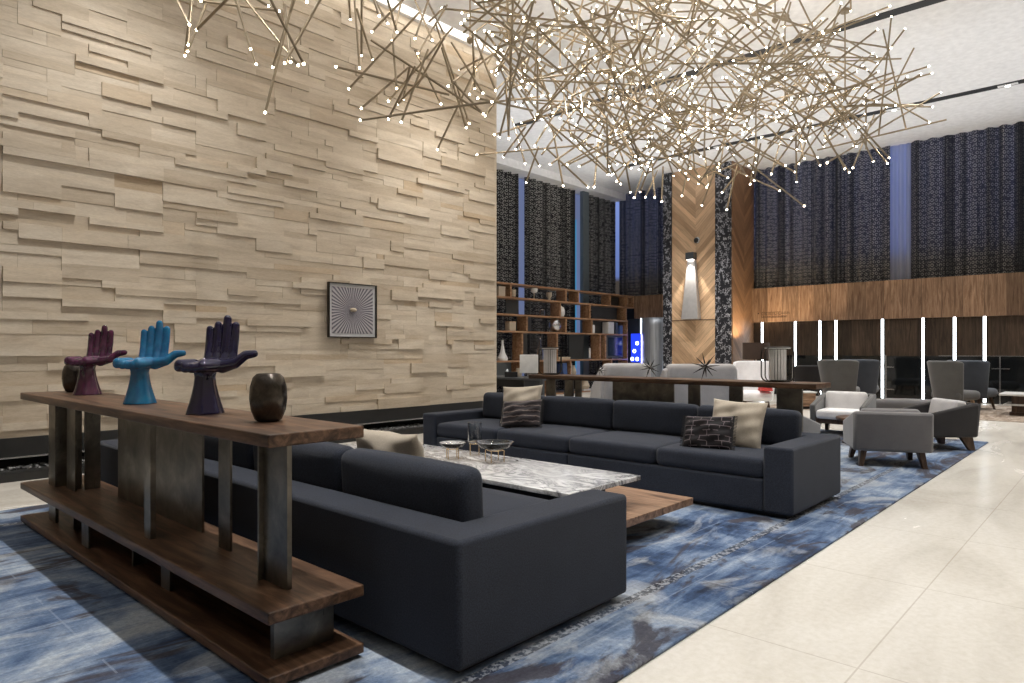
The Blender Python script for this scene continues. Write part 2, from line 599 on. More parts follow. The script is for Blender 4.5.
def mat_blackglass():
    t = NT('black_glass')
    n = t.noise(t.coords('Object'), 2, 2)
    t.set(Base__Color=t.ramp(n, [(.3, (.006, .007, .007)), (.7, (.010, .011, .011))]), Roughness=.06, Specular__IOR__Level=.6)
    return t.m


M['bglass'] = mat_blackglass()


def mat_maze():
    t = NT('dark_maze_weave')
    v = t.coords('Object')
    b = t.n.new('ShaderNodeTexBrick'); t.l.new(t.coords('Object', (1, 1, 1)), b.inputs['Vector'])
    uv = t.coords('UV')
    t.l.new(uv, b.inputs['Vector'])
    b.inputs['Scale'].default_value = 1; b.inputs['Brick Width'].default_value = .26; b.inputs['Row Height'].default_value = .085
    b.inputs['Mortar Size'].default_value = .006; b.inputs['Mortar Smooth'].default_value = .0; b.offset = .5; b.squash = .62; b.squash_frequency = 2
    b.inputs['Color1'].default_value = (.008, .007, .009, 1); b.inputs['Color2'].default_value = (.012, .008, .010, 1); b.inputs['Mortar'].default_value = (.16, .13, .14, 1)
    t.set(Base__Color=t.mix(t.math('GREATER_THAN', t.noise(uv, 7., 1), .44), (.009, .0075, .009), b.outputs['Color']), Roughness=.9)
    return t.m


M['maze'] = mat_maze()


def mat_fringe():
    t = NT('dark_tufted_weave')
    uv = t.coords('UV')
    p = t.sep(uv)
    n = t.noise(uv, 9, 4, .6)
    fr = t.math('FRACT', t.math('ADD', t.math('MULTIPLY', p[1], 9), t.math('MULTIPLY', n, .7)))
    ln = t.math('LESS_THAN', fr, .2)
    t.set(Base__Color=t.mix(ln, (.020, .015, .018), (.16, .125, .115)), Roughness=.95, Sheen__Weight=.2)
    t.bump(fr, .5, .006)
    return t.m


M['tuft'] = mat_fringe()


def mat_art():
    t = NT('radiating_print')
    p = t.sep(t.coords('Object'))
    a = t.math('ARCTAN2', p[2], p[0])
    k = t.math('ABSOLUTE', t.math('SINE', t.math('MULTIPLY', a, 24.)))
    r = t.math('SQRT', t.math('ADD', t.math('MULTIPLY', p[0], p[0]), t.math('MULTIPLY', p[2], p[2])))
    th_ = t.math('SUBTRACT', 1.0, t.math('MULTIPLY', r, .85))
    ln = t.math('GREATER_THAN', k, th_)
    t.set(Base__Color=t.mix(ln, (.13, .12, .145), (.47, .45, .47)), Roughness=.7)
    return t.m


M['art'] = mat_art()


def mat_curved_panel():
    t = NT('brushed_silver_panel')
    n = t.noise(t.coords('Object', (14, 14, .5)), 1.5, 5, .6)
    t.set(Base__Color=t.ramp(n, [(.3, (.34, .38, .44)), (.7, (.62, .66, .72))]), Metallic=.6, Roughness=.4)
    return t.m


M['silverpanel'] = mat_curved_panel()


def mat_pebble():
    t = NT('pale_pebble')
    g = t.n.new('ShaderNodeNewGeometry')
    t.set(Base__Color=t.ramp(g.outputs['Random Per Island'], [(0, (.03, .03, .03)), (.8, (.16, .16, .16)), (1, (.5, .5, .49))]), Roughness=.6)
    return t.m


M['pebble'] = mat_pebble()

# ------------------------------------------------------------------ room shell
CEIL = 6.36
XR, YB, YS = 19.0, 12.75, 8.25
XW, YW = -5.0, -6.0


def sbox(name, m, *b, label=None, cat='wall', bevel=0):
    return struct(MB().box(*b).build(name, m, smooth=False, bevel=bevel), label, cat)


sbox('floor', M['floor'], XW - .2, XR + .4, YW - .2, YB + .4, -.12, 0, label='cream travertine floor of large polished slabs', cat='floor')
sbox('ceiling', M['white'], XW - .2, XR + .4, YW - .2, YB + .4, CEIL, CEIL + .15, label='white lobby ceiling crossed by black lighting slots', cat='ceiling')
sbox('wall_back', M['cream'], XW - .2, XW, YW - .2, YB + .4, 0, CEIL)
sbox('wall_front', M['cream'], XW, XR + .4, YW - .2, YW, 0, CEIL)
# stone wall: carrier + blocks in one mesh
st = MB()
st.box(XW, 8.62, YS + .002, YS + .7, .40, CEIL)
unit, cw = .074, .125
x_start = -2.2
ncol = int((8.655 - x_start) / cw); nrow = int((CEIL - .37) / unit)
occ = [[0] * ncol for _ in range(nrow)]
for r_ in range(nrow):
    c_ = 0
    while c_ < ncol:
        if occ[r_][c_]: c_ += 1; continue
        w_ = rnd.choice((3, 4, 4, 5, 6, 7, 8)); k = 0
        while k < w_ and c_ + k < ncol and not occ[r_][c_ + k]: k += 1
        if ncol - (c_ + k) <= 1 and not any(occ[r_][c_ + k:]): k = ncol - c_
        h_ = 1
        if rnd.random() < .33 and r_ + 1 < nrow and not any(occ[r_ + 1][c_:c_ + k]): h_ = 2
        for a in range(h_):
            for b in range(k): occ[r_ + a][c_ + b] = 1
        dep = rnd.choice((.008, .010, .012, .014, .016, .03, .034, .052))
        jx = .0
        st.box(x_start + c_ * cw, x_start + (c_ + k) * cw - .0015, YS - dep, YS + .01, .37 + r_ * unit, .37 + (r_ + h_) * unit - .001)
        c_ += k
struct(st.build('wall_left', M['stone'], smooth=False), 'tall wall of staggered cream travertine blocks', 'wall')
# base of the stone wall: dark band, metal lip, recessed black back, pebble bed, black kerb
sbox('baseboard_left', M['stoneblack'], XW, 8.25, YS - .03, YS + .6, .175, .37, label='black granite band under the stone wall', cat='baseboard')
sbox('trim_1', M['chrome'], XW, 8.25, YS - .045, YS - .03, .165, .182, label='thin bright metal lip under the black band', cat='trim')
sbox('trim_2', M['stoneblack'], XW, 8.25, 7.80, 7.95, 0, .085, label='low black granite kerb in front of the stone wall', cat='trim')
sbox('trim_3', M['black'], XW, 8.25, 8.5, 8.6, 0, .18)
pb = MB()
for i in range(1500):
    x = rnd.uniform(-1.2, 8.2); y = rnd.uniform(7.97, 8.42); r_ = rnd.uniform(.016, .03)
    pb.sphere((x, y, .055 + rnd.uniform(0, .02)), r_, 6, 4, .6)
pb.box(-1.2, 8.2, 7.955, 8.45, 0, .05)
o = pb.build('pebbles', M['pebble']); o['kind'] = 'stuff'; tag(o, 'strip of pale pebbles in the black trough below the stone wall', 'pebbles')
# wall behind: back curtain wall and right wall cores
sbox('wall_far', M['black'], XW, XR + .4, YB + .3, YB + .4, 0, CEIL)
sbox('wall_right', M['black'], XR + .3, XR + .4, YW, YB + .3, 0, CEIL)
# window panes (dusk) behind the curtains
struct(MB().box(XR + .22, XR + .25, -3.5, YB + .2, 2.9, CEIL).build('window_1', M['dusk'], smooth=False), 'tall dusk-blue window behind the curtains of the long wall', 'window')
struct(MB().box(9.2, XR + .2, YB + .22, YB + .25, .2, CEIL).build('window_2', M['dusk2'], smooth=False), 'tall dusk window behind the bookcase curtains', 'window')
# soffit over back curtains
sbox('trim_4', M['white'], 8.9, XR, YB - .45, YB + .3, 6.15, CEIL, label='white soffit above the bookcase curtains', cat='trim')
# mullion
sbox('trim_5', M['midgrey'], 16.96, 17.26, YB - .22, YB - .1, 0, 6.15, label='grey metal mullion between the back curtains', cat='trim')
# cove beside stone wall
sbox('trim_6', M['cove'], XW, 8.62, YS - .28, YS - .10, CEIL - .012, CEIL - .001, label='bright cove slot where ceiling meets stone wall', cat='trim')
# right wall: wood band, dark wood panelling, black glass
sbox('trim_7', M['band'], XR - .12, XR + .2, -3.5, 8.0, 2.02, 2.98, label='walnut band below the curtains', cat='trim')
sbox('wall_panel', M['dkwood'], XR, XR + .2, -3.5, 8.0, 0, 2.02, label='dark timber panelling lined with light strips', cat='wall')
sbox('trim_8', M['band'], XR - .1, XR + .2, 10.1, 11.92, 2.25, 2.98, label='walnut panel above the curved silver screen', cat='trim')
sbox('wall_niche', M['darkgrey'], XR, XR + .2, 10.1, YB, 0, 2.25)
# stone-free side wall closing the hidden zone left of bookcase
sbox('wall_side', M['cream'], 8.62 - .3, 8.62, YS + .7, YB + .3, 0, CEIL)

# black ceiling slots + downlights
DLY = [-4.1, -2.13, -.17, 1.78, 3.74, 5.70]
slot_i = 9
for sx in (-2.3, 2.3, 6.9, 11.5, 16.1):
    sbox('trim_%d' % slot_i, M['black'], sx - .11, sx + .11, -4.6, 6.8 if sx < 9 else 10.4, CEIL - .008, CEIL + .02, label=None)
    slot_i += 1

dl_proto = None
desc = {-2.3: 'slot behind the camera', 2.3: 'slot above the hand sculptures', 6.9: 'slot above the back sofa', 11.5: 'slot above the grey armchairs', 16.1: 'slot nearest the curtains'}
for sx in (-2.3, 2.3, 6.9, 11.5, 16.1):
    for i, y in enumerate(DLY + ([] if sx < 9 else [7.65, 9.6])):
        if dl_proto is None:
            dl_proto = thing('downlight', 'x', 'downlight', (sx, y, CEIL - .03))
            MB().lathe([(.05, -.004), (.05, .021)], n=20).build('housing', M['white'], dl_proto)
            MB().lathe([(.042, -.009), (.042, -.004)], n=20).build('lens', M['dl'], dl_proto)
            MB().box(-.05, .05, -.16, .16, .012, .0215).build('mounting_plate', M['white'], dl_proto, smooth=False)
            o = dl_proto
        else:
            o = dup(dl_proto, (sx, y, CEIL - .03))
        o['label'] = 'small white downlight set in the black ceiling ' + desc[sx]
        o['group'] = 'downlights in the ' + desc[sx]


# ------------------------------------------------------------------ curtains
def curtain(name, m, p0, p1, z0, z1, label, group, amp=.085, pitch=.30, seed=0):
    rr = random.Random(seed)
    p0 = Vector((*p0, 0)); p1 = Vector((*p1, 0)); L = (p1 - p0).length; d = (p1 - p0) / L; nrm = Vector((-d.y, d.x, 0))
    n = max(8, int(L / .02)); ph = rr.uniform(0, 6)
    vs = []; fs = []; uvs = []; arc = 0; prev = None
    for i in range(n + 1):
        s_ = L * i / n
        w = math.sin(2 * PI * s_ / pitch + ph + 1.1 * math.sin(s_ * 2.3 + seed)) * amp * (.75 + .25 * math.sin(s_ * 3.1 + ph))
        q = p0 + d * s_ + nrm * w
        if prev is not None: arc += (q - prev).length
        prev = q
        for z in (z0, (z0 + z1) / 2, z1):
            vs.append((q.x, q.y, z)); uvs.append((arc, z))
    for i in range(n):
        for k in range(2):
            fs.append((i * 3 + k, (i + 1) * 3 + k, (i + 1) * 3 + k + 1, i * 3 + k + 1))
    me = bpy.data.meshes.new(name); me.from_pydata(vs, [], fs); me.update()
    ul = me.uv_layers.new(name='UVMap')
    for lp in me.loops: ul.data[lp.index].uv = uvs[lp.vertex_index]
    for p in me.polygons: p.use_smooth = True
    me.materials.append(m)
    o = bpy.data.objects.new(name, me); col.objects.link(o)
    tag(o, label, 'curtain', group)
    return o


gR = 'ring-patterned curtains on the long wall'
gB = 'ring-patterned curtains behind the bookcase'
ztop = CEIL - .001
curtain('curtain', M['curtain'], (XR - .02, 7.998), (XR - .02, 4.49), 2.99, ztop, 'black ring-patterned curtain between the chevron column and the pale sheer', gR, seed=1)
curtain('sheer_curtain', M['sheer'], (XR + .04, 4.55), (XR + .04, 4.02), 2.99, ztop, 'narrow pale blue-grey sheer curtain above the walnut band', 'sheer curtain', amp=.05, pitch=.16, seed=2)
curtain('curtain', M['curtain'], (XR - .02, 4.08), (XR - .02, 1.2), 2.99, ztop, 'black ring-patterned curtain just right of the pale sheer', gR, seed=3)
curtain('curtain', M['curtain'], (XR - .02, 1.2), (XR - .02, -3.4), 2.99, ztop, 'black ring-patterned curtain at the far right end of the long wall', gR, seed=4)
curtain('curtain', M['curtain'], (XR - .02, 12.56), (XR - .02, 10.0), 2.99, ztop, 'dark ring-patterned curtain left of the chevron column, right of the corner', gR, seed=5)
yb = YB - .02
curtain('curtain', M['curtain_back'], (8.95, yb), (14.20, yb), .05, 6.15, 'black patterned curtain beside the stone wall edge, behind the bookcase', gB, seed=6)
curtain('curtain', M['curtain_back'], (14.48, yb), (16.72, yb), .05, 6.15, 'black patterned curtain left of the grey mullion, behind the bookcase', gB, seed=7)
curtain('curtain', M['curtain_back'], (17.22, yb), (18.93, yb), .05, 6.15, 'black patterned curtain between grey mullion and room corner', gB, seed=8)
sbox('window_3', M['cyan_win'], 16.74, 16.98, YB + .05, YB + .08, .3, 5.3, label='narrow cyan-lit window slit left of the grey mullion', cat='window')

# ------------------------------------------------------------------ column with chevron cladding
colm = struct(MB().box(17.62, 19.2, 8.49, 9.84, 0, CEIL).build('column', M['chev'], smooth=False), 'wide column clad in pale chevron oak', 'column')
def spart(mb, name, m, parent, **k):
    o = mb.build(name, m, parent, smooth=False, **k); return o
spart(MB().box(17.56, 19.15, 8.03, 8.488, 0, CEIL), 'fabric_screen', M['screenfab'], colm)
spart(MB().box(17.56, 19.15, 9.842, 10.10, 0, CEIL), 'fabric_screen', M['screenfab'], colm)
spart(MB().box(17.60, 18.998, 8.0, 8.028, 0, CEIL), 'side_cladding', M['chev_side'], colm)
spart(MB().box(17.612, 17.622, 8.49, 9.84, 2.075, 2.09), 'joint_line', M['walnut_leg'], colm)

# wall light: tapered metal wedge with cap
wl = thing('wall_light', 'tall tapered metal wall light on the chevron column', 'wall light', (17.62, 9.19, 2.10))
mb = MB()
mb.frustum((-.10, 0, 0), (.10, .26, 0), (-.05, 0, 1.66), (.05, .115, 0))
mb.build('reflector', M['wedge'], wl, bevel=.01)
MB().box(-.20, 0, -.125, .125, 1.68, 1.88).build('cap', M['darkgrey'], wl, smooth=False, bevel=.008)
MB().box(-.17, -.1, -.09, .09, 1.662, 1.682).build('lamp', M['dl'], wl, smooth=False)
cam_d = thing('security_camera', 'small dark dome camera above the tapered wall light', 'camera', (17.62, 9.05, 4.32))
MB().lathe([(.09, 0), (.09, .03), (.075, .04)], M=Matrix.Rotation(-PI / 2, 4, 'Y')).build('mount', M['chrome'], cam_d)
MB().sphere((-.06, 0, 0), .07).build('dome', M['black'], cam_d)

# light strips on dark panelling
def wally(u): 
    k = (u - CX) / F
    return (FW[1] + k * RT[1]) / (FW[0] + k * RT[0]) * XR
strip_where = ['beside the chevron column', 'behind the round slatted lantern', 'above the grey wing chair, left of the pair', 'above the grey wing chair, right of the pair', 'just right of the dark slate wing chair', 'reaching down left of the right-hand wing chairs', 'above the right-hand grey wing chair', 'above the right-hand slate wing chair']
for u, wh in zip((763, 796, 820.5, 836.5, 883, 923.5, 955, 985), strip_where):
    y = wally(u)
    t = thing('light_strip', 'vertical white light strip on dark panelling, ' + wh, 'light strip', (XR, y, 0), 0, 'vertical light strips on the dark panelling')
    MB().box(-.05, -.0305, -.036, .036, .02, 2.018).build('channel', M['chrome'], t, smooth=False)
    MB().box(-.056, -.05, -.027, .027, .03, 2.016).build('diffuser', M['strip'], t, smooth=False)
# extra strips outside the frame's right edge keep the rhythm for side views

# black glass counter front with nickel rails
bg = struct(MB().box(XR - .03, XR - .001, -3.4, 7.95, .02, 1.09).build('partition', M['bglass'], smooth=False), 'low black glass screen behind the wing chairs', 'partition')
for y, nm in ((wally(886) * .998, 'post'), (wally(1000) * .998, 'post'), (-.5, 'post'), (6.9, 'post')):
    MB().box(XR - .05, XR - .03, y - .012, y + .012, 0, 1.11).build('post', M['chrome'], bg, smooth=False)
MB().box(XR - .035, XR - .002, -3.0, 3.45, 1.0905, 1.105).build('top_rail', M['chrome'], bg, smooth=False)
for (u, v) in ((887, 368), (887, 391.5), (1001, 368), (1001, 391)):
    y = wally(u) * .998
    MB().box(XR - .08, XR - .05, y - .17, y + .17, H - (v - Y0) * 16.1 / F - .01, H - (v - Y0) * 16.1 / F + .01).build('handle', M['chrome'], bg, smooth=False)

# small dark lettering on the walnut band (too small to read: strokes only)
sg = thing('wall_sign', 'small dark raised lettering on the walnut band near the column', 'sign', (XR - .12, 7.72, 2.14))
sg.scale = (1, .52, .62)
mb = MB(); yy = 0
for i in range(9):
    mb.box(-.01, 0, yy - .02, yy, .12, .26); mb.box(-.01, 0, yy - .085, yy, .24, .26)
    if i % 2: mb.box(-.01, 0, yy - .085, yy - .065, .12, .26)
    else: mb.box(-.01, 0, yy - .085, yy, .12, .14)
    yy -= .115
for i in range(6):
    mb.box(-.01, 0, yy - .015, yy, .16, .25); mb.box(-.01, 0, yy - .06, yy, .16, .175); yy -= .08
mb.build('lettering', M['walnut_leg'], sg, smooth=False)
mb = MB(); yy = 0
for i in range(17):
    mb.box(-.01, 0, yy - .06, yy, 0, .02); mb.box(-.01, 0, yy - .02, yy, 0, .075)
    if i % 3: mb.box(-.01, 0, yy - .06, yy, .055, .075)
    yy -= .08
mb.build('lettering', M['walnut_leg'], sg, smooth=False)
MB().sphere((-.005, .19, .2), .03).build('emblem', M['walnut_leg'], sg)

# ------------------------------------------------------------------ silver curved screen + neon
cs = thing('curved_screen', 'tall curved brushed silver screen with bright edges by the bookcase', 'screen', (18.55, 11.05, 0))
mb = MB(); n = 20; vs = []; fs = []
for i in range(n + 1):
    a = -1.0 + 2.0 * i / n
    for z in [0, .4, .8, 1.2, 1.6, 2.0, 2.24]:
        narrow = 1 - .10 * max(0, (1.5 - z) / 1.5) ** 2 if a < 0 else 1
        vs.append((-.35 * math.cos(a * 1.2) + .15, .41 * a * narrow, z))
for i in range(n):
    for k in range(6): fs.append((i * 7 + k, (i + 1) * 7 + k, (i + 1) * 7 + k + 1, i * 7 + k + 1))
mb.add(vs, fs)
o = mb.build('panel', M['silverpanel'], cs); sm = o.modifiers.new('t', 'SOLIDIFY'); sm.thickness = .03
MB().tube([vs[n * 7 + k] for k in range(7)], .025).build('edge_light', M['coolstrip'], cs)
MB().tube([vs[k] for k in range(7)], .018).build('edge_light', M['coolstrip'], cs)
ns = thing('neon_sign', 'blue glowing panel with violet edge beside the bookcase', 'light panel', (18.52, 11.47, 0))
MB().box(0, .05, -.02, .33, .85, 1.75).build('glow_panel', M['neon_blue'], ns, smooth=False)
MB().box(-.03, .05, -.14, -.06, .02, 1.72).build('edge_light', M['violet'], ns, smooth=False)
mb = MB()
for zz, yy in ((1.45, .1), (1.2, .2), (.95, .1), (.95, .28)):
    mb.tube([(-.01, yy + .05 * math.cos(a * PI / 6), zz + .05 * math.sin(a * PI / 6)) for a in range(12)], .012, 6, True)
mb.build('white_marks', M['coolstrip'], ns)
MB().box(-.02, .08, -.02, .33, 0, .85).build('stand', M['darkgrey'], ns, smooth=False)

# ------------------------------------------------------------------ bookcase
BY = 11.82; BD = .34
def bx_(u):
    k = (u - CX) / F
    return (FW[0] + k * RT[0]) / (FW[1] + k * RT[1]) * BY
bk = thing('bookcase', 'long open walnut bookcase in front of the dark curtains', 'bookcase', (0, BY, 0))
zs = [.04, .47, .965, 1.735, 2.17, 2.61, 2.965]
x0, x1 = 11.0, 18.74
for z in zs:
    xe = x1 if z > 2.5 else x1 - .37
    MB().box(x0, xe, 0, BD, z - .045, z).build('shelf_board', M['shelf'], bk, smooth=False, bevel=.003)
rows = {5: (511.2, 566.3, 578.6, 610.7, 628), 4: (560.5, 590.3, 626.4), 3: (527.3, 566.3, 592.2), 2: (522.6, 557.4, 600.5, 606), 1: (521, 548, 571, 612), 0: (521, 548, 612)}
for rI, us in rows.items():
    for u in us:
        x = bx_(u)
        MB().box(x - .03, x + .03, .005, BD, zs[rI], zs[rI + 1] - .045).build('divider', M['shelf'], bk, smooth=False)
for xa in (x0, x1 - .045):
    MB().box(xa, xa + .045, .003, BD, 2.61 if xa > 15 else 0, 2.964).build('end_panel', M['shelf'], bk, smooth=False)
MB().box(x1 - .415, x1 - .37, .003, BD, 0, 2.17).build('end_panel', M['shelf'], bk, smooth=False)
def bpanel(u0, u1, rI, m=None):
    MB().box(bx_(u0) + .03, bx_(u1), BD - .03, BD, zs[rI], zs[rI + 1] - .045).build('back_panel', m or M['darkgrey'], bk, smooth=False)
bpanel(514, 527, 4); bpanel(523.5, 536, 2); bpanel(577, 592, 2); bpanel(529, 540, 3, M['slate']); bpanel(600, 625, 4, M['slate']); bpanel(505, 520, 1, M['midgrey']); bpanel(548, 571, 1); bpanel(595, 610, 3); bpanel(612, 627, 5)
# things on the bookcase
g = 'objects on the bookcase'
def on_shelf(name, label, cat, u, rI, parts, dy=.14):
    t = thing(name, label, cat, (bx_(u), BY + dy, zs[rI]), 0, g)
    for nm, mb, m in parts: mb.build(nm, m, t)
    return t
on_shelf('storage_box', 'beige box on the top shelf beside the stone wall edge', 'box', 503.5, 5, [('body', MB().box(-.12, .12, -.09, .09, 0, .22), M['beige_wood']), ('lid', MB().box(-.125, .125, -.095, .095, .22, .25), M['beige_wood'])])
on_shelf('cup', 'small pale cup on the top shelf right of the beige box', 'cup', 517, 5, [('bowl', MB().lathe([(.04, 0), (.07, .03), (.08, .2), (.07, .2), (.06, .05), (1e-6, .04)]), M['beige_wood'])])
on_shelf('goblet', 'pale goblet on a stem on the top shelf', 'goblet', 538, 5, [('stem', MB().lathe([(.06, 0), (.015, .02), (.015, .16)]), M['beige_wood']), ('bowl', MB().lathe([(.015, .16), (.09, .2), (.10, .30), (.09, .30), (.07, .21), (1e-6, .19)]), M['white_gloss'])])
on_shelf('cup', 'small footed cup on the top shelf right of the goblet', 'cup', 553, 5, [('bowl', MB().lathe([(.06, 0), (.03, .05), (.08, .12), (.085, .22), (.07, .22), (1e-6, .1)]), M['beige_wood'])])
on_shelf('vase', 'white domed vase on the second shelf down', 'vase', 564.5, 4, [('body', MB().lathe([(.08, 0), (.12, .08), (.12, .2), (.08, .28), (.03, .3)]), M['white_gloss']), ('neck', MB().lathe([(.035, .29), (.035, .32), (.028, .32), (.028, .3)]), M['white_gloss'])])
on_shelf('glass_jar', 'small glass jar on the second shelf, below the pale goblet', 'jar', 546, 4, [('body', MB().lathe([(.07, 0), (.08, .1), (.06, .16)]), M['clear_glass']), ('lid', MB().lathe([(.065, .16), (.065, .18), (.01, .2)]), M['chrome'])])
on_shelf('storage_box', 'small tan box on the third shelf near the stone wall', 'box', 514.5, 3, [('body', MB().box(-.12, .12, -.08, .08, 0, .22), M['beige_wood']), ('lid', MB().box(-.125, .125, -.085, .085, .22, .245), M['oak_leg'])])
on_shelf('orb', 'silver sphere sculpture on the third shelf', 'sculpture', 558.5, 3, [('ball', MB().sphere((0, 0, .2), .19), M['chrome']), ('foot', MB().lathe([(.08, 0), (.05, .04)]), M['bronze_dk'])])
on_shelf('cup', 'white beaker on the third shelf next to a divider', 'cup', 595.5, 3, [('bowl', MB().lathe([(.09, 0), (.1, .2), (.085, .24), (.07, .24), (.07, .02), (1e-6, .02)]), M['white_gloss']), ('rim', MB().lathe([(.088, .235), (.088, .25), (.07, .25)]), M['white_gloss'])])
def book(label, u, rI, w, h, m, lean=0):
    t = thing('book', label, 'book', (bx_(u), BY + .16, zs[rI]), 0, 'books on the bookcase')
    t.rotation_euler = (0, lean, 0)
    MB().box(-w / 2, -w / 2 + .006, -.11, .11, 0, h).build('cover', m, t, smooth=False)
    MB().box(w / 2 - .006, w / 2, -.11, .11, 0, h).build('cover', m, t, smooth=False)
    MB().box(-w / 2, w / 2, -.116, -.11, 0, h).build('spine', m, t, smooth=False)
    MB().box(-w / 2 + .006, w / 2 - .006, -.11, .105, .004, h - .006).build('pages', M['whitebook'], t, smooth=False)
book('wide white book standing on the third shelf', 612.5, 3, .30, .36, M['whitebook'])
book('dark book right of the wide white book', 618, 3, .12, .34, M['darkbook'])
book('navy book standing at the right end of the third shelf', 622.5, 3, .16, .27, M['bluebook'])
on_shelf('vase', 'white cone-necked vase on the fourth shelf near the stone wall', 'vase', 506.5, 2, [('body', MB().lathe([(.13, 0), (.14, .06), (.07, .2), (.03, .4), (.03, .5), (.04, .52)]), M['white_gloss']), ('foot', MB().lathe([(.11, -.001), (.13, .02)]), M['beige_wood'])])
on_shelf('bottle', 'clear glass bottle on the fourth shelf behind the lantern', 'bottle', 544, 2, [('body', MB().lathe([(.08, 0), (.1, .1), (.08, .3), (.025, .4), (.025, .55), (.03, .56)]), M['clear_glass']), ('stopper', MB().lathe([(.02, .56), (.03, .6), (.01, .63)]), M['chrome'])])
on_shelf('candle', 'slim white candle on the fourth shelf', 'candle', 593.5, 2, [('wax', MB().lathe([(.03, .03), (.03, .32), (.01, .33)]), M['white_gloss']), ('holder', MB().lathe([(.06, 0), (.05, .03)]), M['bronze_dk'])])
tv = thing('screen', 'dark navy framed screen at the right end of the fourth shelf', 'screen', (bx_(616.5), BY + .06, zs[2]), 0, g)
MB().box(-.46, .46, 0, .04, .03, .72).build('frame', M['slate'], tv, smooth=False)
MB().box(-.38, .38, -.008, 0, .09, .66).build('display', M['screen'], tv, smooth=False)
MB().box(-.2, .2, -.03, .08, 0, .03).build('stand', M['slate'], tv, smooth=False)
book('blue book leaning in the low shelf bay behind the console', 567, 1, .17, .40, M['bluebook'], -.1)
book('white book beside the leaning blue book', 571.3 + .8, 1, .10, .38, M['whitebook'], 0)
on_shelf('vase', 'small tan vase in the low bay right of the white book', 'vase', 577, 1, [('body', MB().lathe([(.06, 0), (.1, .1), (.08, .22), (.05, .28)]), M['beige_wood']), ('neck', MB().lathe([(.05, .28), (.055, .32), (.04, .32)]), M['beige_wood'])])
on_shelf('storage_box', 'flat pale box lying on the fifth shelf behind the lantern', 'box', 566, 2, [('body', MB().box(-.25, .25, -.1, .1, 0, .06), M['beige_wood']), ('lid', MB().box(-.255, .255, -.105, .105, .045, .075), M['beige_wood'])])
on_shelf('bust', 'pale seated figurine in the bottom bay of the bookcase', 'figurine', 588, 0, [('figure', MB().lathe([(.14, .05), (.17, .14), (.11, .26), (.10, .30), (.05, .34), (.075, .39), (.05, .42)]), M['beige_wood']), ('plinth', MB().box(-.18, .18, -.12, .12, 0, .05), M['whitebook'])])

# ------------------------------------------------------------------ rugs
tag(MB().rbox(6.55, 2.49, .008, .006, n=2).build('rug', M['rug'], None, (11.0 - 6.55, 1.427 + 2.49, .008)), 'large faded blue patchwork rug under both sofas', 'rug')
tag(MB().rbox(1.95, 3.1, .006, .005, n=2).build('rug', M['carpet2'], None, (16.4, 2.9, .006)), 'brown mottled rug under the wing chairs', 'rug')
RZ = .016


# ------------------------------------------------------------------ sofas
def sofa(label, xb, y0, y1, sgn, Dp=1.09):
    """xb: back plane, sgn +1 faces +x"""
    L = y1 - y0
    t = thing('sofa', label, 'sofa', (xb, y0, RZ), 0, 'charcoal sofas facing each other')
    D = Dp; bt = .23; aw = .22; ha = .522
    def X(a, b): return (a * sgn, b * sgn) if sgn > 0 else (b * sgn, a * sgn)
    def rb(nm, xa, xc, ya, yc, za, zc, r=.02, puff=(0, 0, 0), m=None, n=6, M_=None):
        q = X(xa, xc)
        hx, hy, hz = (q[1] - q[0]) / 2, (yc - ya) / 2, (zc - za) / 2
        ob = MB().rbox(hx, hy, hz, r, puff=puff, n=n).build(nm, m or M['sofa'], t, ((q[0] + q[1]) / 2, (ya + yc) / 2, (za + zc) / 2))
        return ob
    q = [(0, 0), (D, 0), (D, aw), (bt, aw), (bt, L - aw), (D, L - aw), (D, L), (0, L)]
    q = [(x * sgn, y) for x, y in q]
    ob = MB().prism(q if sgn > 0 else q[::-1], .035, ha, 'z').build('frame', M['sofa'], t, bevel=.022)
    ob.modifiers['edge'].segments = 4
    half = L / 2
    rb('base', bt + .004, D - .006, aw + .004, half - .003, .035, .275, .02)
    rb('base', bt + .004, D - .006, half + .003, L - aw - .004, .035, .275, .02)
    w = (L - 2 * aw) / 4
    for i in range(4):
        ya = aw + i * w
        rb('seat_cushion', bt + .02, D - .002, ya + .004, ya + w - .004, .278, .425, .045, (.0, .0, .018))
        ob = rb('back_cushion', bt + .002, bt + .15, ya + .004, ya + w - .004, .43, .725, .05, (.02, .0, .012))
        ob.rotation_euler = (0, -.06 * sgn, 0)
    q = X(.06, D - .06)
    MB().box(q[0], q[1], .06, L - .06, 0, .04).build('plinth', M['sofa_dark'], t, smooth=False)
    return t


sofa('charcoal sofa nearest the wooden console, seen from behind', 1.715, 1.835, 5.97, 1, 1.14)
sofa('charcoal sofa on the far side of the marble table', 6.03, 1.795, 5.88, -1)


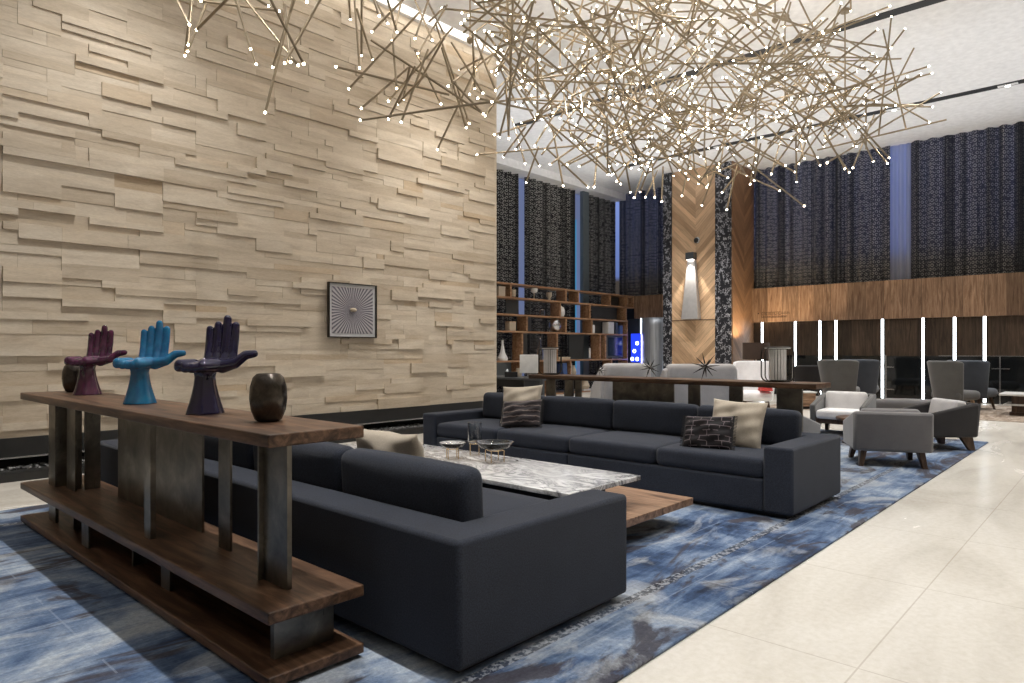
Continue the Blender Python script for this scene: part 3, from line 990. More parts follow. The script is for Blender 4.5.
# ------------------------------------------------------------------ cushions
def pillow(name, m, w, h, th, loc, rot, label, cat='cushion', pinch=.05, seed=0, fringe=None, group=None):
    rr = random.Random(seed)
    n = 22; vs = []; fs = []; uvs = []
    for side in (1, -1):
        for i in range(n + 1):
            for j in range(n + 1):
                u = -1 + 2 * i / n; v = -1 + 2 * j / n
                e = (max(0, 1 - abs(u) ** 2.6) * max(0, 1 - abs(v) ** 2.6)) ** .55
                px = 1 - pinch * (1 - v * v) * abs(u) ** 2; py = 1 - pinch * (1 - u * u) * abs(v) ** 2
                wr = .012 * math.sin(5 * u + 3 * v + seed) * e + .006 * math.sin(11 * v - 4 * u + seed)
                vs.append((u * w / 2 * px, (side * (th / 2 * e) + wr * (1 if e > 0 else 0)), v * h / 2 * py)); uvs.append((u * w / .5 * .5 + .5, v * h / .5 * .5 + .5))
    N = (n + 1) ** 2
    for sgn_ in (0, 1):
        for i in range(n):
            for j in range(n):
                a = sgn_ * N + i * (n + 1) + j
                q = (a, a + n + 1, a + n + 2, a + 1)
                fs.append(q if sgn_ else q[::-1])
    me = bpy.data.meshes.new(name); me.from_pydata(vs, [], fs)
    ul = me.uv_layers.new(name='UVMap')
    for lp in me.loops: ul.data[lp.index].uv = uvs[lp.vertex_index]
    bm = bmesh.new(); bm.from_mesh(me); bmesh.ops.remove_doubles(bm, verts=bm.verts, dist=1e-5); bmesh.ops.recalc_face_normals(bm, faces=bm.faces); bm.to_mesh(me); bm.free()
    for p in me.polygons: p.use_smooth = True
    me.materials.append(m)
    o = bpy.data.objects.new(name, me); col.objects.link(o)
    o.location = loc; o.rotation_euler = rot
    tag(o, label, cat, group)
    if fringe:
        for s_ in (-1, 1):
            mb = MB()
            for k in range(26):
                z = -h / 2 + h * k / 25
                mb.tube([(s_ * w / 2 * .97, 0, z), (s_ * (w / 2 + .02), rr.uniform(-.006, .006), z - .006)], .003, 5)
            mb.tube([(s_ * w / 2 * .965, 0, -h / 2 * .97), (s_ * w / 2 * .955, 0, 0), (s_ * w / 2 * .965, 0, h / 2 * .97)], .006, 6)
            mb.build('fringe', fringe, o)
    return o


cg = 'loose cushions on the sofas'
ST2 = RZ + .44
pillow('cushion', M['beige'], .56, .44, .17, (2.26, 2.92, ST2 + .165), (R(-20), 0, R(90)), 'beige linen cushion on the near sofa, top edge showing over its back', seed=1, group=cg, pinch=.09)
pillow('cushion', M['beige'], .46, .42, .15, (5.42, 2.43, ST2 + .17), (R(-20), R(2), R(-86)), 'plain beige cushion leaning at the right arm of the far sofa', seed=2, group=cg, pinch=.07)
pillow('cushion', M['maze'], .42, .29, .12, (5.17, 2.56, ST2 + .115), (R(-24), R(-3), R(-84)), 'black maze-patterned lumbar cushion before the plain beige cushion', seed=3, fringe=M['charcoal'], group=cg)
pillow('cushion', M['beige'], .47, .44, .15, (5.45, 4.85, ST2 + .195), (R(-20), R(-4), R(-72)), 'beige cushion at the left end of the far sofa', seed=4, group=cg, pinch=.07)
pillow('cushion', M['tuft'], .45, .30, .12, (5.24, 4.66, ST2 + .13), (R(-24), R(-5), R(-72)), 'dark ridged lumbar cushion before the left beige cushion', seed=5, fringe=M['charcoal'], group=cg)

# ------------------------------------------------------------------ coffee table
ct = thing('coffee_table', 'two-tier coffee table with white veined marble top and walnut lower deck', 'coffee table', (3.57, 3.83, RZ))
MB().rbox(.40, 1.38, .015, .004, n=3).build('marble_top', M['marble'], ct, (0, 0, .369))
MB().box(-.24, .30, -1.16, 1.16, .185, .354).build('block_base', M['black'], ct, smooth=False, bevel=.004)
MB().box(-.38, .85, -1.53, 1.53, .135, .185).build('lower_deck', M['walnut_pale'], ct, smooth=False, bevel=.004)
MB().box(-.20, .62, -1.25, 1.25, 0, .135).build('plinth', M['black'], ct, smooth=False, bevel=.003)
TT = RZ + .384


def vessel(name, label, loc, prof, glass, legs, lh, ring, rotz=0):
    t = thing(name, label, 'glass vessel', loc, rotz, 'glass vessels on brass stands')
    mb = MB(); mb.lathe([(r_, z + lh) for r_, z in prof], n=32); mb.build('bowl', glass, t)
    mb = MB()
    n = 24
    mb.tube([(ring * math.cos(2 * PI * i / n), ring * math.sin(2 * PI * i / n), lh - .004) for i in range(n)], .0035, 6, True)
    mb.build('stand_ring', M['gold'], t)
    for k in range(legs):
        a = 2 * PI * k / legs
        mb = MB()
        mb.tube([(ring * math.cos(a), ring * math.sin(a), lh - .004), (1.25 * ring * math.cos(a), 1.25 * ring * math.sin(a), lh - .006), (1.25 * ring * math.cos(a), 1.25 * ring * math.sin(a), .004)], .004, 6)
        mb.build('leg', M['gold'], t)
    return t


vessel('candle_holder', 'smoked glass cylinder on a brass stand on the marble table', (3.82, 3.90, TT), [(.045, 0), (.055, .004), (.056, .165), (.052, .165), (.050, .012), (1e-6, .012)], M['smoke_glass'], 4, .10, .04)
vessel('glass_dish', 'wide shallow clear dish on a brass stand, right of the smoked cylinder', (3.70, 3.56, TT), [(.05, 0), (.11, .016), (.14, .05), (.146, .058), (.135, .05), (.10, .024), (1e-6, .012)], M['clear_glass'], 4, .095, .06, .4)
vessel('glass_dish', 'small shallow clear dish on a brass stand, left of the smoked cylinder', (3.58, 3.90, TT), [(.035, 0), (.08, .014), (.10, .038), (.104, .044), (.095, .036), (.06, .016), (1e-6, .008)], M['clear_glass'], 4, .085, .045, .2)

# low pale-topped block table by the stone wall
lt = thing('side_table', 'low wooden block table with pale top near the stone wall', 'side table', (4.52, 6.20, RZ))
MB().rbox(.17, .17, .015, .006, n=2).build('top', M['white_gloss'], lt, (0, 0, .17))
MB().box(-.15, .15, -.15, .15, .02, .155).build('body', M['beige_wood'], lt, smooth=False, bevel=.006)
MB().box(-.12, .12, -.12, .12, 0, .02).build('plinth', M['black'], lt, smooth=False)


# ------------------------------------------------------------------ consoles
def board(parent, x0, x1, y0, y1, z0, z1, nm):
    o = MB().rbox((x1 - x0) / 2, (y1 - y0) / 2, (z1 - z0) / 2, .006, n=3).build(nm, M['walnut_y'], parent, ((x0 + x1) / 2, (y0 + y1) / 2, (z0 + z1) / 2))
    bw = .075
    return o


def console(label, x0, y0, plates, low, L=3.55, W=.41, zz=RZ):
    t = thing('console_table', label, 'console table', (x0, y0, 0), 0, 'long console tables behind the sofas')
    board(t, 0, W, 0, L, .897, .945, 'top_board')
    board(t, 0, W, 0, L, .262, .308, 'middle_shelf')
    board(t, 0, W, 0, L, zz + .018, zz + .058, 'bottom_shelf')
    MB().box(.05, W - .05, .05, L - .05, zz, zz + .018).build('plinth', M['black'], t, smooth=False)
    for (a, b, c, d) in plates:
        MB().box(a, b, c, d, .3085, .8965).build('support_plate', M['plate'], t, smooth=False, bevel=.001)
    for (a, b, c, d) in low:
        MB().box(a, b, c, d, zz + .0585, .2615).build('support_plate', M['plate'], t, smooth=False, bevel=.001)
    return t


CX0, CY0 = 1.20, 2.275
# plates in world coords (from the photograph), converted to local
def loc_pl(l): return [(a - CX0, b - CX0, c - CY0, d - CY0) for a, b, c, d in l]
pl = loc_pl([(1.318, 1.333, 5.44, 5.60), (1.333, 1.41, 5.44, 5.452), (1.385, 1.43, 5.26, 5.272), (1.365, 1.378, 5.17, 5.36), (1.43, 1.525, 5.20, 5.212),
             (1.50, 1.512, 3.53, 4.78), (1.272, 1.298, 3.59, 3.67),
             (1.445, 1.457, 3.10, 3.22), (1.366, 1.386, 2.44, 2.64), (1.345, 1.366, 2.628, 2.64)])
lo = loc_pl([(1.29, 1.55, 2.40, 2.43), (1.31, 1.33, 5.4, 5.56), (1.27, 1.28, 4.55, 4.68), (1.31, 1.325, 3.45, 3.56), (1.34, 1.5, 5.1, 5.12), (1.33, 1.55, 4.0, 4.02)])
console('long walnut and steel console carrying the hand sculptures', CX0, CY0, pl, lo)

X2, Y2 = 6.22, 2.06
def cy(u, x=6.35):
    k = (u - CX) / F
    return (FW[1] + k * RT[1]) / (FW[0] + k * RT[0]) * x - Y2
pl2 = []
for ua, ub, th_ in ((546, 555, .02), (565, 573, .02), (575, 581, .02), (612.5, 674, .014), (688, 700, .014), (729, 742, .03), (778, 802, .03)):
    pl2.append((.13, .13 + th_, cy(ub), cy(ua)))
pl2 += [(.13, .25, cy(778), cy(778) + .014)]
console('long walnut console behind the far sofa with starbursts and lanterns', X2, Y2, pl2, [(.1, .3, .15, .18), (.1, .3, 1.7, 1.73), (.1, .3, 3.3, 3.33)], L=3.36, W=.40)
CT = .945


# ------------------------------------------------------------------ hand sculptures
def capsule(mb, p, q, r0, r1, n=14):
    p = Vector(p); q = Vector(q); d = q - p
    rot = d.to_track_quat('Z', 'Y').to_matrix().to_4x4(); L = d.length
    prof = [(1e-6, -r0)] + [(r0 * math.cos(t), r0 * math.sin(t)) for t in (-1.2, -.8, -.4, 0)] + [(r1 * math.cos(t), L + r1 * math.sin(t)) for t in (0, .4, .8, 1.2)] + [(1e-6, L + r1)]
    mb.lathe(prof, n=n, M=Matrix.Translation(p) @ rot)


def hand_mesh():
    mb = MB()
    # local x = image right, y = away from the viewer, z up
    ped = [(.092, 0), (.088, .012), (.077, .045), (.064, .09), (.054, .135), (.049, .175), (.056, .205)]
    mb.lathe(ped, n=30, rfun=lambda a, z: 1 + .045 * math.cos(7 * a))
    h = Vector((-.80, -.60, 0)); w = Vector((.93, -.36, 0)); bk_ = Vector((.36, .93, 0))
    F0 = Vector((.072, .035, .232))
    # palm slab: overlapping capsules
    for k in range(5):
        s_ = -1 + 2 * k / 4
        a = F0 + w * (.066 * s_) + Vector((0, 0, .004))
        b = F0 + h * .165 + w * (.060 * s_) + Vector((0, 0, -.008 - .006 * (1 - s_ * s_)))
        capsule(mb, a, b, .023, .025)
    # heel pads
    capsule(mb, F0 + h * .10 - w * .045 + Vector((0, 0, .006)), F0 + h * .172 - w * .050, .024, .028)
    capsule(mb, F0 + h * .08 + w * .05 + Vector((0, 0, .006)), F0 + h * .155 + w * .045, .028, .027)
    # fingers
    tips = [(-.060, .172, .0165, -.006), (-.022, .192, .0178, -.001), (.020, .222, .0185, .004), (.059, .190, .0175, .008)]
    for s_, ln, r_, fan in tips:
        r_ *= 1.16
        base = F0 + w * s_ + Vector((0, 0, .0))
        back = bk_
        p1 = base + back * .010 + Vector((0, 0, .045)) + w * fan * .2
        p2 = base + back * .030 + Vector((0, 0, .045 + (ln - .045) * .5)) + w * fan * .6
        p3 = base + back * .040 + Vector((0, 0, ln)) + w * fan
        capsule(mb, base - back * .01, p1, r_ * 1.35, r_ * 1.22)
        capsule(mb, p1, p2, r_ * 1.18, r_ * 1.10)
        capsule(mb, p2, p3, r_ * 1.12, r_ * .98)
        # thick backs
    # thumb
    t0 = F0 + w * .07 + h * .07 + Vector((0, 0, -.012))
    t1 = Vector((.140, -.055, .238)); t2 = Vector((.190, -.062, .278)); t3 = Vector((.232, -.066, .284))
    capsule(mb, F0 + h * .09 + w * .02 + Vector((0, 0, -.014)), t1, .030, .026)
    capsule(mb, t0, t1, .030, .025); capsule(mb, t1, t2, .026, .023); capsule(mb, t2, t3, .0225, .0185)
    # root joining palm and wrist
    capsule(mb, (0, 0, .17), (.0, .0, .215), .05, .05)
    capsule(mb, (0, 0, .205), F0 + h * .05, .04, .032)
    return mb


hm = hand_mesh()
hands = []
img_ang = math.atan2(RT[1], RT[0])
for lab, m, (x, y) in (('glossy plum hand sculpture, palm up as a seat, on the console', 'hand_purple', (1.45, 5.22)),
                       ('glossy turquoise-blue hand sculpture in the middle of the console', 'hand_blue', (1.41, 4.14)),
                       ('glossy midnight-navy hand sculpture nearest the dark vase', 'hand_navy', (1.40, 3.265))):
    if not hands:
        o = hm.build('hand_sculpture', M[m], None, smooth=True, angle=180)
        rm = o.modifiers.new('join', 'REMESH'); rm.mode = 'VOXEL'; rm.voxel_size = .0038; rm.use_smooth_shade = True
        s_ = o.modifiers.new('soft', 'SMOOTH'); s_.factor = .5; s_.iterations = 7
    else:
        o = hands[0].copy(); col.objects.link(o)
        o.material_slots[0].link = 'OBJECT'; o.material_slots[0].material = M[m]
    o.location = (x, y, CT + .0005); o.rotation_euler = (0, 0, math.atan2(y, x) - PI / 2)
    tag(o, lab, 'hand sculpture', 'glazed hand sculptures on the console')
    o.scale = (.94, .94, 1)
    hands.append(o)
hands[0].material_slots[0].link = 'OBJECT'; hands[0].material_slots[0].material = M['hand_purple']

vprof = [(.048, 0), (.062, .01), (.079, .05), (.086, .10), (.083, .15), (.070, .19), (.052, .206), (.045, .207), (.040, .197), (.038, .18), (1e-6, .175)]
vz = thing('vase', 'mottled dark metal vase at the near end of the console', 'vase', (1.43, 2.71, CT + .0005), 0, 'dark metal vases on the console')
MB().lathe(vprof[:7], n=36, rfun=lambda a, z: 1 + .004 * math.cos(6 * a)).build('body', M['vase'], vz)
MB().lathe(vprof[6:], n=36).build('mouth', M['vase'], vz)
vz.scale = (.9, .9, .98)
dup(vz, (1.47, 5.58, CT + .0005), 0, 'dark metal vase at the far end, behind the plum hand')


# ------------------------------------------------------------------ starbursts and lanterns on the back console
def starburst(label, loc, r, seed):
    rr = random.Random(seed)
    t = thing('starburst', label, 'sculpture', loc, 0, 'metal starburst sculptures')
    MB().sphere((0, 0, 0), r * .10).build('core', M['bronze_dk'], t)
    n = 14; pts = []
    for i in range(n):
        z = 1 - 2 * (i + .5) / n; a = i * 2.39996 + seed
        pts.append(Vector((math.sqrt(1 - z * z) * math.cos(a), math.sqrt(1 - z * z) * math.sin(a), z)))
    low = min(p.z for p in pts)
    for p in pts:
        MB().tube([p * r * .05, p * r * .4, p * r], [r * .03, r * .055, r * .012], 6).build('spike', M['bronze_dk'], t)
    t.location.z = CT - low * r
    return t


starburst('small dark starburst sculpture on the far console', (6.40, cy(600, 6.4) + Y2, CT), .075, 1)
starburst('medium dark starburst sculpture in front of the silver screen', (6.42, cy(650, 6.42) + Y2, CT), .115, 2)
starburst('largest dark starburst sculpture, in front of the pale settee', (6.40, cy(705.5, 6.4) + Y2, CT), .145, 3)


def lantern(label, x, y):
    t = thing('lantern', label, 'lantern', (x, y, CT), img_ang, 'slatted table lanterns')
    def loop(w, h, r, plane):
        pts = []
        for cx_, cz_, a0 in ((w / 2 - r, h - r, 0), (-w / 2 + r, h - r, 90), (-w / 2 + r, r, 180), (w / 2 - r, r, 270)):
            for k in range(7):
                a = R(a0 + 15 * k)
                q = (cx_ + r * math.cos(a), cz_ + r * math.sin(a) + .004)
                pts.append((q[0], 0, q[1]) if plane else (0, q[0], q[1]))
        return pts
    for dy in (-.05, .05):
        MB().tube([(p[0], dy, p[2]) for p in loop(.27, .325, .06, True)], .006, 8, True).build('frame', M['bronze_dk'], t)
    for k in range(18):
        a = 2 * PI * k / 18
        Mx = Matrix.Rotation(a, 4, 'Z')
        MB().box(.066, .078, -.009, .009, .02, .305, Mx).build('slat', M['white_slat'], t, smooth=False)
    MB().lathe([(.066, .012), (.066, .31)], n=24).build('shade', M['grey_fab'], t)
    MB().lathe([(.115, .312), (.115, .322)], n=28).build('cap', M['white_gloss'], t)
    MB().lathe([(.09, 0), (.09, .012)], n=28).build('base', M['bronze_dk'], t)
    return t


lantern('white slatted lantern in a dark wire frame at the right end of the far console', 6.42, cy(777.5, 6.42) + Y2)
lantern('white slatted lantern in a dark wire frame at the left end of the far console', 6.42, cy(550, 6.42) + Y2)


# ------------------------------------------------------------------ low armchairs
def armchair(label, loc, ang, outer, inner):
    t = thing('armchair', label, 'armchair', (*loc, RZ), ang, 'low grey armchairs on the blue rug')
    # faces +x
    MB().prism([(-.38, .575), (-.27, .58), (-.22, .165), (-.34, .165)], -.37, .37, 'y').build('back', outer, t, bevel=.025)
    for s_ in (-1, 1):
        a, b = (.375, .295) if s_ > 0 else (-.375, -.295)
        MB().prism([(-.355, .57), (-.30, .575), (.36, .42), (.33, .165), (-.33, .165)], min(a, b), max(a, b), 'y').build('arm', outer, t, bevel=.022)
    MB().box(-.28, .32, -.293, .293, .155, .225).build('seat_frame', M['walnut_leg'], t, smooth=False, bevel=.006)
    MB().rbox(.29, .285, .06, .04, puff=(0, 0, .015)).build('seat_cushion', inner, t, (.075, 0, .29))
    o = MB().rbox(.065, .285, .15, .045, puff=(.02, 0, 0)).build('back_cushion', inner, t, (-.18, 0, .455), (0, R(-12), 0))
    for sx in (-1, 1):
        for sy in (-1, 1):
            MB().frustum((sx * .30, sy * .30, 0), (.035, .022, 0), (sx * .24, sy * .27, .17), (.075, .03, 0)).build('leg', M['walnut_leg'], t, bevel=.003)
    return t


def face(dx, dy): return math.atan2(dy, dx)
armchair('grey velvet armchair with its back to the camera, nearest the far sofa end', (8.22, 1.99), R(25), M['grey_fab'], M['grey_fab'])
armchair('armchair with white cushions facing the camera beyond the far sofa', (10.7, 3.16), face(-1, -.05), M['grey_mid'], M['white_fab'])
armchair('charcoal armchair with white cushions seen side-on by the rug corner', (9.95, 1.88), face(-.66, .75), M['charcoal'], M['grey_pale_fab'])
armchair('grey armchair half hidden behind the far sofa and console', (7.45, 2.90), face(1, .02), M['grey_fab'], M['grey_fab'])
ot = thing('bench', 'grey upholstered bench behind the armchairs', 'bench', (12.0, 2.42, 0), face(1, 0))
MB().rbox(.28, .58, .10, .05, puff=(0, 0, .02)).build('seat', M['grey_fab'], ot, (0, 0, .36))
MB().box(-.24, .24, -.46, .46, .2, .265).build('frame', M['charcoal'], ot, smooth=False)
for sx in (-1, 1):
    for sy in (-1, 1):
        MB().frustum((sx * .22, sy * .43, 0), (.018, .018, 0), (sx * .20, sy * .41, .2), (.03, .03, 0)).build('leg', M['walnut_leg'], ot)
rt_ = thing('round_table', 'low round walnut table between the grey armchairs', 'table', (9.72, 2.64, RZ))
MB().lathe([(.30, .30), (.31, .31), (.31, .335), (.30, .342)], n=40).build('top', M['walnut_y'], rt_)
MB().lathe([(.24, 0), (.24, .02), (.05, .04), (.05, .30)], n=28).build('pedestal', M['walnut_leg'], rt_)


# ------------------------------------------------------------------ wing chairs
def wing_chair(label, loc, ang, m, leg, wtop=.41, wbot=.30, ht=1.02, group='tall wing chairs', z=.012):
    t = thing('wing_chair', label, 'wing chair', (*loc, z), ang, group)
    n = 24; nz = 10; vs = []; fs = []
    for j in range(nz + 1):
        s_ = j / nz
        for i in range(n + 1):
            a = -1 + 2 * i / n
            hw = wbot + (wtop - wbot) * s_
            y = hw * math.sin(a * 1.25) / math.sin(1.25)
            x = -.30 + .34 * (1 - math.cos(a * 1.25)) - .10 * s_
            zz = .24 + (ht - .24) * s_ - .035 * abs(a) ** 6 * s_
            vs.append((x, y, zz))
    for j in range(nz):
        for i in range(n):
            q = j * (n + 1) + i
            fs.append((q, q + 1, q + n + 2, q + n + 1))
    mb = MB(); mb.add(vs, fs)
    o = mb.build('back', m, t); s_ = o.modifiers.new('thick', 'SOLIDIFY'); s_.thickness = .07; s_.offset = 0
    b = o.modifiers.new('edge', 'BEVEL'); b.width = .03; b.segments = 3; b.limit_method = 'ANGLE'
    MB().rbox(.32, .30, .085, .07, puff=(0, 0, .02)).build('seat', m, t, (.08, 0, .345))
    for sx in (-1, 1):
        for sy in (-1, 1):
            MB().frustum((.05 + sx * .27, sy * .25, 0), (.014, .014, 0), (.05 + sx * .21, sy * .2, .262), (.026, .026, 0)).build('leg', leg, t)
    return t


wing_chair('black tub chair behind the right-hand lantern', (17.1, 5.86), .6, M['charcoal'], M['walnut_leg'], .36, .30, .86, 'black tub chair')
bt_ = thing('side_table', 'small brown block table by the end of the far console', 'side table', (14.7, 5.11, .012), TH)
MB().box(-.17, .17, -.17, .17, .05, .33).build('body', M['walnut_pale'], bt_, smooth=False, bevel=.006); MB().rbox(.19, .19, .014, .006, n=2).build('top', M['white_gloss'], bt_, (0, 0, .344)); MB().box(-.13, .13, -.13, .13, 0, .05).build('plinth', M['black'], bt_, smooth=False)
wg = 'tall wing chairs near the dark panelling'
wing_chair('mid-grey wing chair, left of the pair by the console end', (15.75, 4.70), .0, M['grey_mid'], M['oak_leg'], group=wg)
wing_chair('slate wing chair behind the left mid-grey one', (16.75, 4.56), .05, M['slate'], M['walnut_leg'], group=wg)
wing_chair('mid-grey wing chair, left of the pair near the right edge', (15.7, 2.62), -.5, M['grey_mid'], M['oak_leg'], .36, .27, group=wg)
wing_chair('slate wing chair rightmost, beside the pale low table', (16.9, 2.46), -.35, M['slate'], M['walnut_leg'], group=wg)
wing_chair('white wing chair beneath the brown lampshade', (13.15, 5.50), PI + .45, M['white_fab'], M['walnut_leg'], group='white wing chairs', z=0)

# pale low table at right
pt = thing('side_table', 'pale-topped low table at the right edge beside the slate chair', 'side table', (16.05, 1.45, .012))
MB().rbox(.42, .42, .02, .01, n=2).build('top', M['white_gloss'], pt, (0, 0, .39))
MB().box(-.24, .24, -.24, .24, .06, .372).build('body', M['walnut_leg'], pt, smooth=False)
MB().rbox(.36, .36, .015, .008, n=2).build('lower_shelf', M['white_gloss'], pt, (0, 0, .2))
MB().box(-.27, .27, -.27, .27, 0, .06).build('plinth', M['walnut_leg'], pt, smooth=False)


# pale settees behind the console
def settee(label, loc, ang, w):
    t = thing('settee', label, 'settee', (*loc, 0), ang, 'pale high-backed settees')
    MB().rbox(.10, w / 2, .37, .07, puff=(.01, 0, 0)).build('back', M['grey_pale_fab'], t, (-.3, 0, .68), (0, R(-5), 0))
    for s_ in (-1, 1):
        MB().prism([(-.36, .98), (-.24, .99), (.16, .66), (.2, .28), (-.32, .28)], s_ * w / 2 - .035, s_ * w / 2 + .035, 'y').build('wing', M['grey_pale_fab'], t, bevel=.03)
    MB().rbox(.33, w / 2 - .06, .09, .06, puff=(0, 0, .02)).build('seat', M['white_fab'], t, (.08, 0, .38))
    MB().box(-.3, .36, -w / 2 + .06, w / 2 - .06, .2, .3).build('frame', M['grey_pale_fab'], t, smooth=False)
    for sx in (-1, 1):
        for sy in (-1, 1):
            MB().frustum((.03 + sx * .28, sy * (w / 2 - .12), 0), (.015, .015, 0), (.03 + sx * .26, sy * (w / 2 - .13), .2), (.025, .025, 0)).build('leg', M['walnut_leg'], t)
    return t


def gp(u, d): 
    p = ray_pt(u, 400, d); return (p.x, p.y)
settee('pale grey settee seen from behind between the starbursts', gp(618, 10.2), TH + .2, .70)
settee('wider pale grey settee behind the largest starburst', gp(692.5, 9.8), TH + .1, .98)
so = thing('ottoman', 'white square ottoman seen through the console legs', 'ottoman', (*gp(562, 11.5), 0), TH)
MB().rbox(.34, .34, .15, .06, puff=(0, 0, .02)).build('seat', M['white_fab'], so, (0, 0, .28))
MB().box(-.3, .3, -.3, .3, .06, .13).build('frame', M['grey_pale_fab'], so, smooth=False)
for sx in (-1, 1):
    for sy in (-1, 1): MB().box(sx * .26 - .02, sx * .26 + .02, sy * .26 - .02, sy * .26 + .02, 0, .06).build('leg', M['walnut_leg'], so, smooth=False)

# side table with lamp beside white chair
sp_ = gp(756, 18.0)
tb = thing('lamp_table', 'dark round lamp table behind the white wing chair', 'table', (*sp_, 0))
MB().lathe([(.3, .5), (.3, .53)], n=30).build('top', M['bronze_dk'], tb)
MB().lathe([(.2, 0), (.2, .02), (.03, .04), (.03, .5)], n=20).build('pedestal', M['bronze_dk'], tb)
lp = thing('table_lamp', 'table lamp with wide brown drum shade by the chevron column', 'lamp', (*sp_, .531))
MB().lathe([(.12, 0), (.12, .02), (.03, .04), (.035, .3), (.02, .48)], n=20).build('base', M['brass'], lp)
MB().lathe([(.34, .46), (.34, .90), (.333, .90), (.333, .46)], n=36).build('shade', M['lampshade'], lp)
MB().sphere((0, 0, .6), .06).build('bulb', M['lampglow'], lp)
pl_ = bpy.data.lights.new('lamp_light', 'POINT'); pl_.energy = 150; pl_.color = (1, .78, .5); pl_.shadow_soft_size = .08
o = bpy.data.objects.new('lamp_light', pl_); col.objects.link(o); o.location = (sp_[0], sp_[1], 1.25)
pillow('cushion', M['cream_pillow'], .4, .36, .14, (*gp(738.5, 16.2), .58), (R(-18), R(8), 2.2), 'cream cushion beside the white wing chair, left of the lamp', seed=8)
bn = thing('banquette', 'dark upholstered bench by the column holding the cream cushion', 'bench', (*gp(737, 16.35), 0), TH + .5)
MB().rbox(.3, .3, .1, .05).build('seat', M['charcoal'], bn, (0, 0, .3)); MB().box(-.26, .26, -.26, .26, 0, .21).build('frame', M['walnut_leg'], bn, smooth=False)
rc = thing('folded_cloth', 'folded red cloth on the white wing chair seat', 'cloth', (12.93, 5.22, .455), .6)
for i in range(3): MB().rbox(.16 - .01 * i, .11 - .006 * i, .016, .014, n=3).build('fold', M['red'], rc, (0, 0, .018 + .031 * i))

# desk with telephone beyond the stone wall
dk = thing('desk', 'dark metal desk beyond the end of the stone wall', 'desk', (9.12, 7.62, 0))
MB().box(0, .75, 0, 1.9, .70, .735).build('top', M['darkgrey'], dk, smooth=False, bevel=.004)
for y in (0, 1.84):
    MB().box(0, .06, y, y + .06, 0, .70).build('leg', M['darkgrey'], dk, smooth=False); MB().box(.69, .75, y, y + .06, 0, .70).build('leg', M['darkgrey'], dk, smooth=False)
MB().box(.08, .55, .5, 1.5, .56, .70).build('drawer', M['black'], dk, smooth=False)
ph = thing('telephone', 'black desk telephone with pale handset on the dark desk', 'telephone', (9.40, 8.62, .735), img_ang)
MB().prism([(-.11, 0), (.11, 0), (.11, .045), (-.11, .10)], -.12, .12, 'x').build('base', M['black'], ph, bevel=.006)
MB().tube([(-.08, -.09, .09), (-.075, -.03, .125), (-.07, .05, .13), (-.065, .10, .10)], [.024, .017, .017, .024], 10).build('handset', M['whitebook'], ph)
mbk = MB()
for i in range(3):
    for j in range(4): mbk.box(.0 + .03 * i, .02 + .03 * i, -.08 + .03 * j, -.06 + .03 * j, .055, .088)
mbk.build('keypad', M['whitebook'], ph, smooth=False)
lampd = thing('vase', 'small tan vase behind the desk telephone', 'vase', (9.62, 8.62, .735))
MB().lathe([(.05, 0), (.06, .05), (.05, .13)], n=20).build('body', M['beige_wood'], lampd); MB().lathe([(.05, .13), (.055, .16), (.04, .16)], n=20).build('rim', M['beige_wood'], lampd)
wp = thing('monitor', 'white backed monitor standing on the dark desk', 'monitor', (9.45, 8.22, .735), TH)
MB().rbox(.018, .17, .17, .008, n=2).build('back_shell', M['white_gloss'], wp, (0, 0, .25)); MB().box(-.012, .012, -.03, .03, .012, .1).build('neck', M['chrome'], wp, smooth=False); MB().box(-.08, .08, -.1, .1, 0, .012).build('foot', M['chrome'], wp, smooth=False)

# ------------------------------------------------------------------ framed print on the stone wall
fx0, fx1 = 5.18, 5.98
fp = thing('framed_print', 'square framed print of radiating lines on the stone wall', 'picture', ((fx0 + fx1) / 2, YS - .065, 1.80))
mb = MB(); W2, H2, b_ = .40, .382, .013
mb.box(-W2, W2, -.05, 0, H2 - b_, H2); mb.box(-W2, W2, -.05, 0, -H2, -H2 + b_); mb.box(-W2, -W2 + b_, -.05, 0, -H2, H2); mb.box(W2 - b_, W2, -.05, 0, -H2, H2)
mb.build('frame', M['bronze_dk'], fp, smooth=False)
mb = MB(); a, c = W2 - b_, H2 - b_
mb.box(-a, a, -.02, 0, -c, c); mb.build('mat_board', M['whitebook'], fp, smooth=False)
MB().box(-a + .045, a - .045, -.026, -.02, -c + .045, c - .045).build('print', M['art'], fp, smooth=False)
MB().sphere((0, -.035, .01), .05, 14, 10, .6).build('knob', M['beige_wood'], fp)

# ------------------------------------------------------------------ chandelier clusters
ROD_R = .0125
LENS = [.45, .6, .75, .9, 1.05, 1.2, 1.4, 1.65, 1.95]
rod_me = {}
for L in LENS:
    mb = MB().tube([(0, 0, -L / 2), (0, 0, L / 2)], ROD_R, 8)
    me = mb.mesh('rod'); me.materials.append(M['brass']); rod_me[L] = me
bm_ = MB().sphere((0, 0, 0), .0112, 10, 8); bulb_me = bm_.mesh('bulb'); bulb_me.materials.append(M['bulb'])

clusters = []


def cluster(label, u, v, d):
    c = ray_pt(u, v, d)
    t = thing('chandelier', label, 'chandelier', c, 0, 'clusters of the brass rod chandelier')
    h = CEIL - c.z
    MB().lathe([(.065, h - .05), (.065, h - .001)], n=24).build('canopy', M['brass'], t)
    MB().tube([(0, 0, -.05), (0, 0, h - .05)], .011, 8).build('stem', M['brass'], t)
    MB().sphere((0, 0, 0), .045, 16, 10).build('hub', M['brass'], t)
    clusters.append((t, u, v, d, c))
    return t


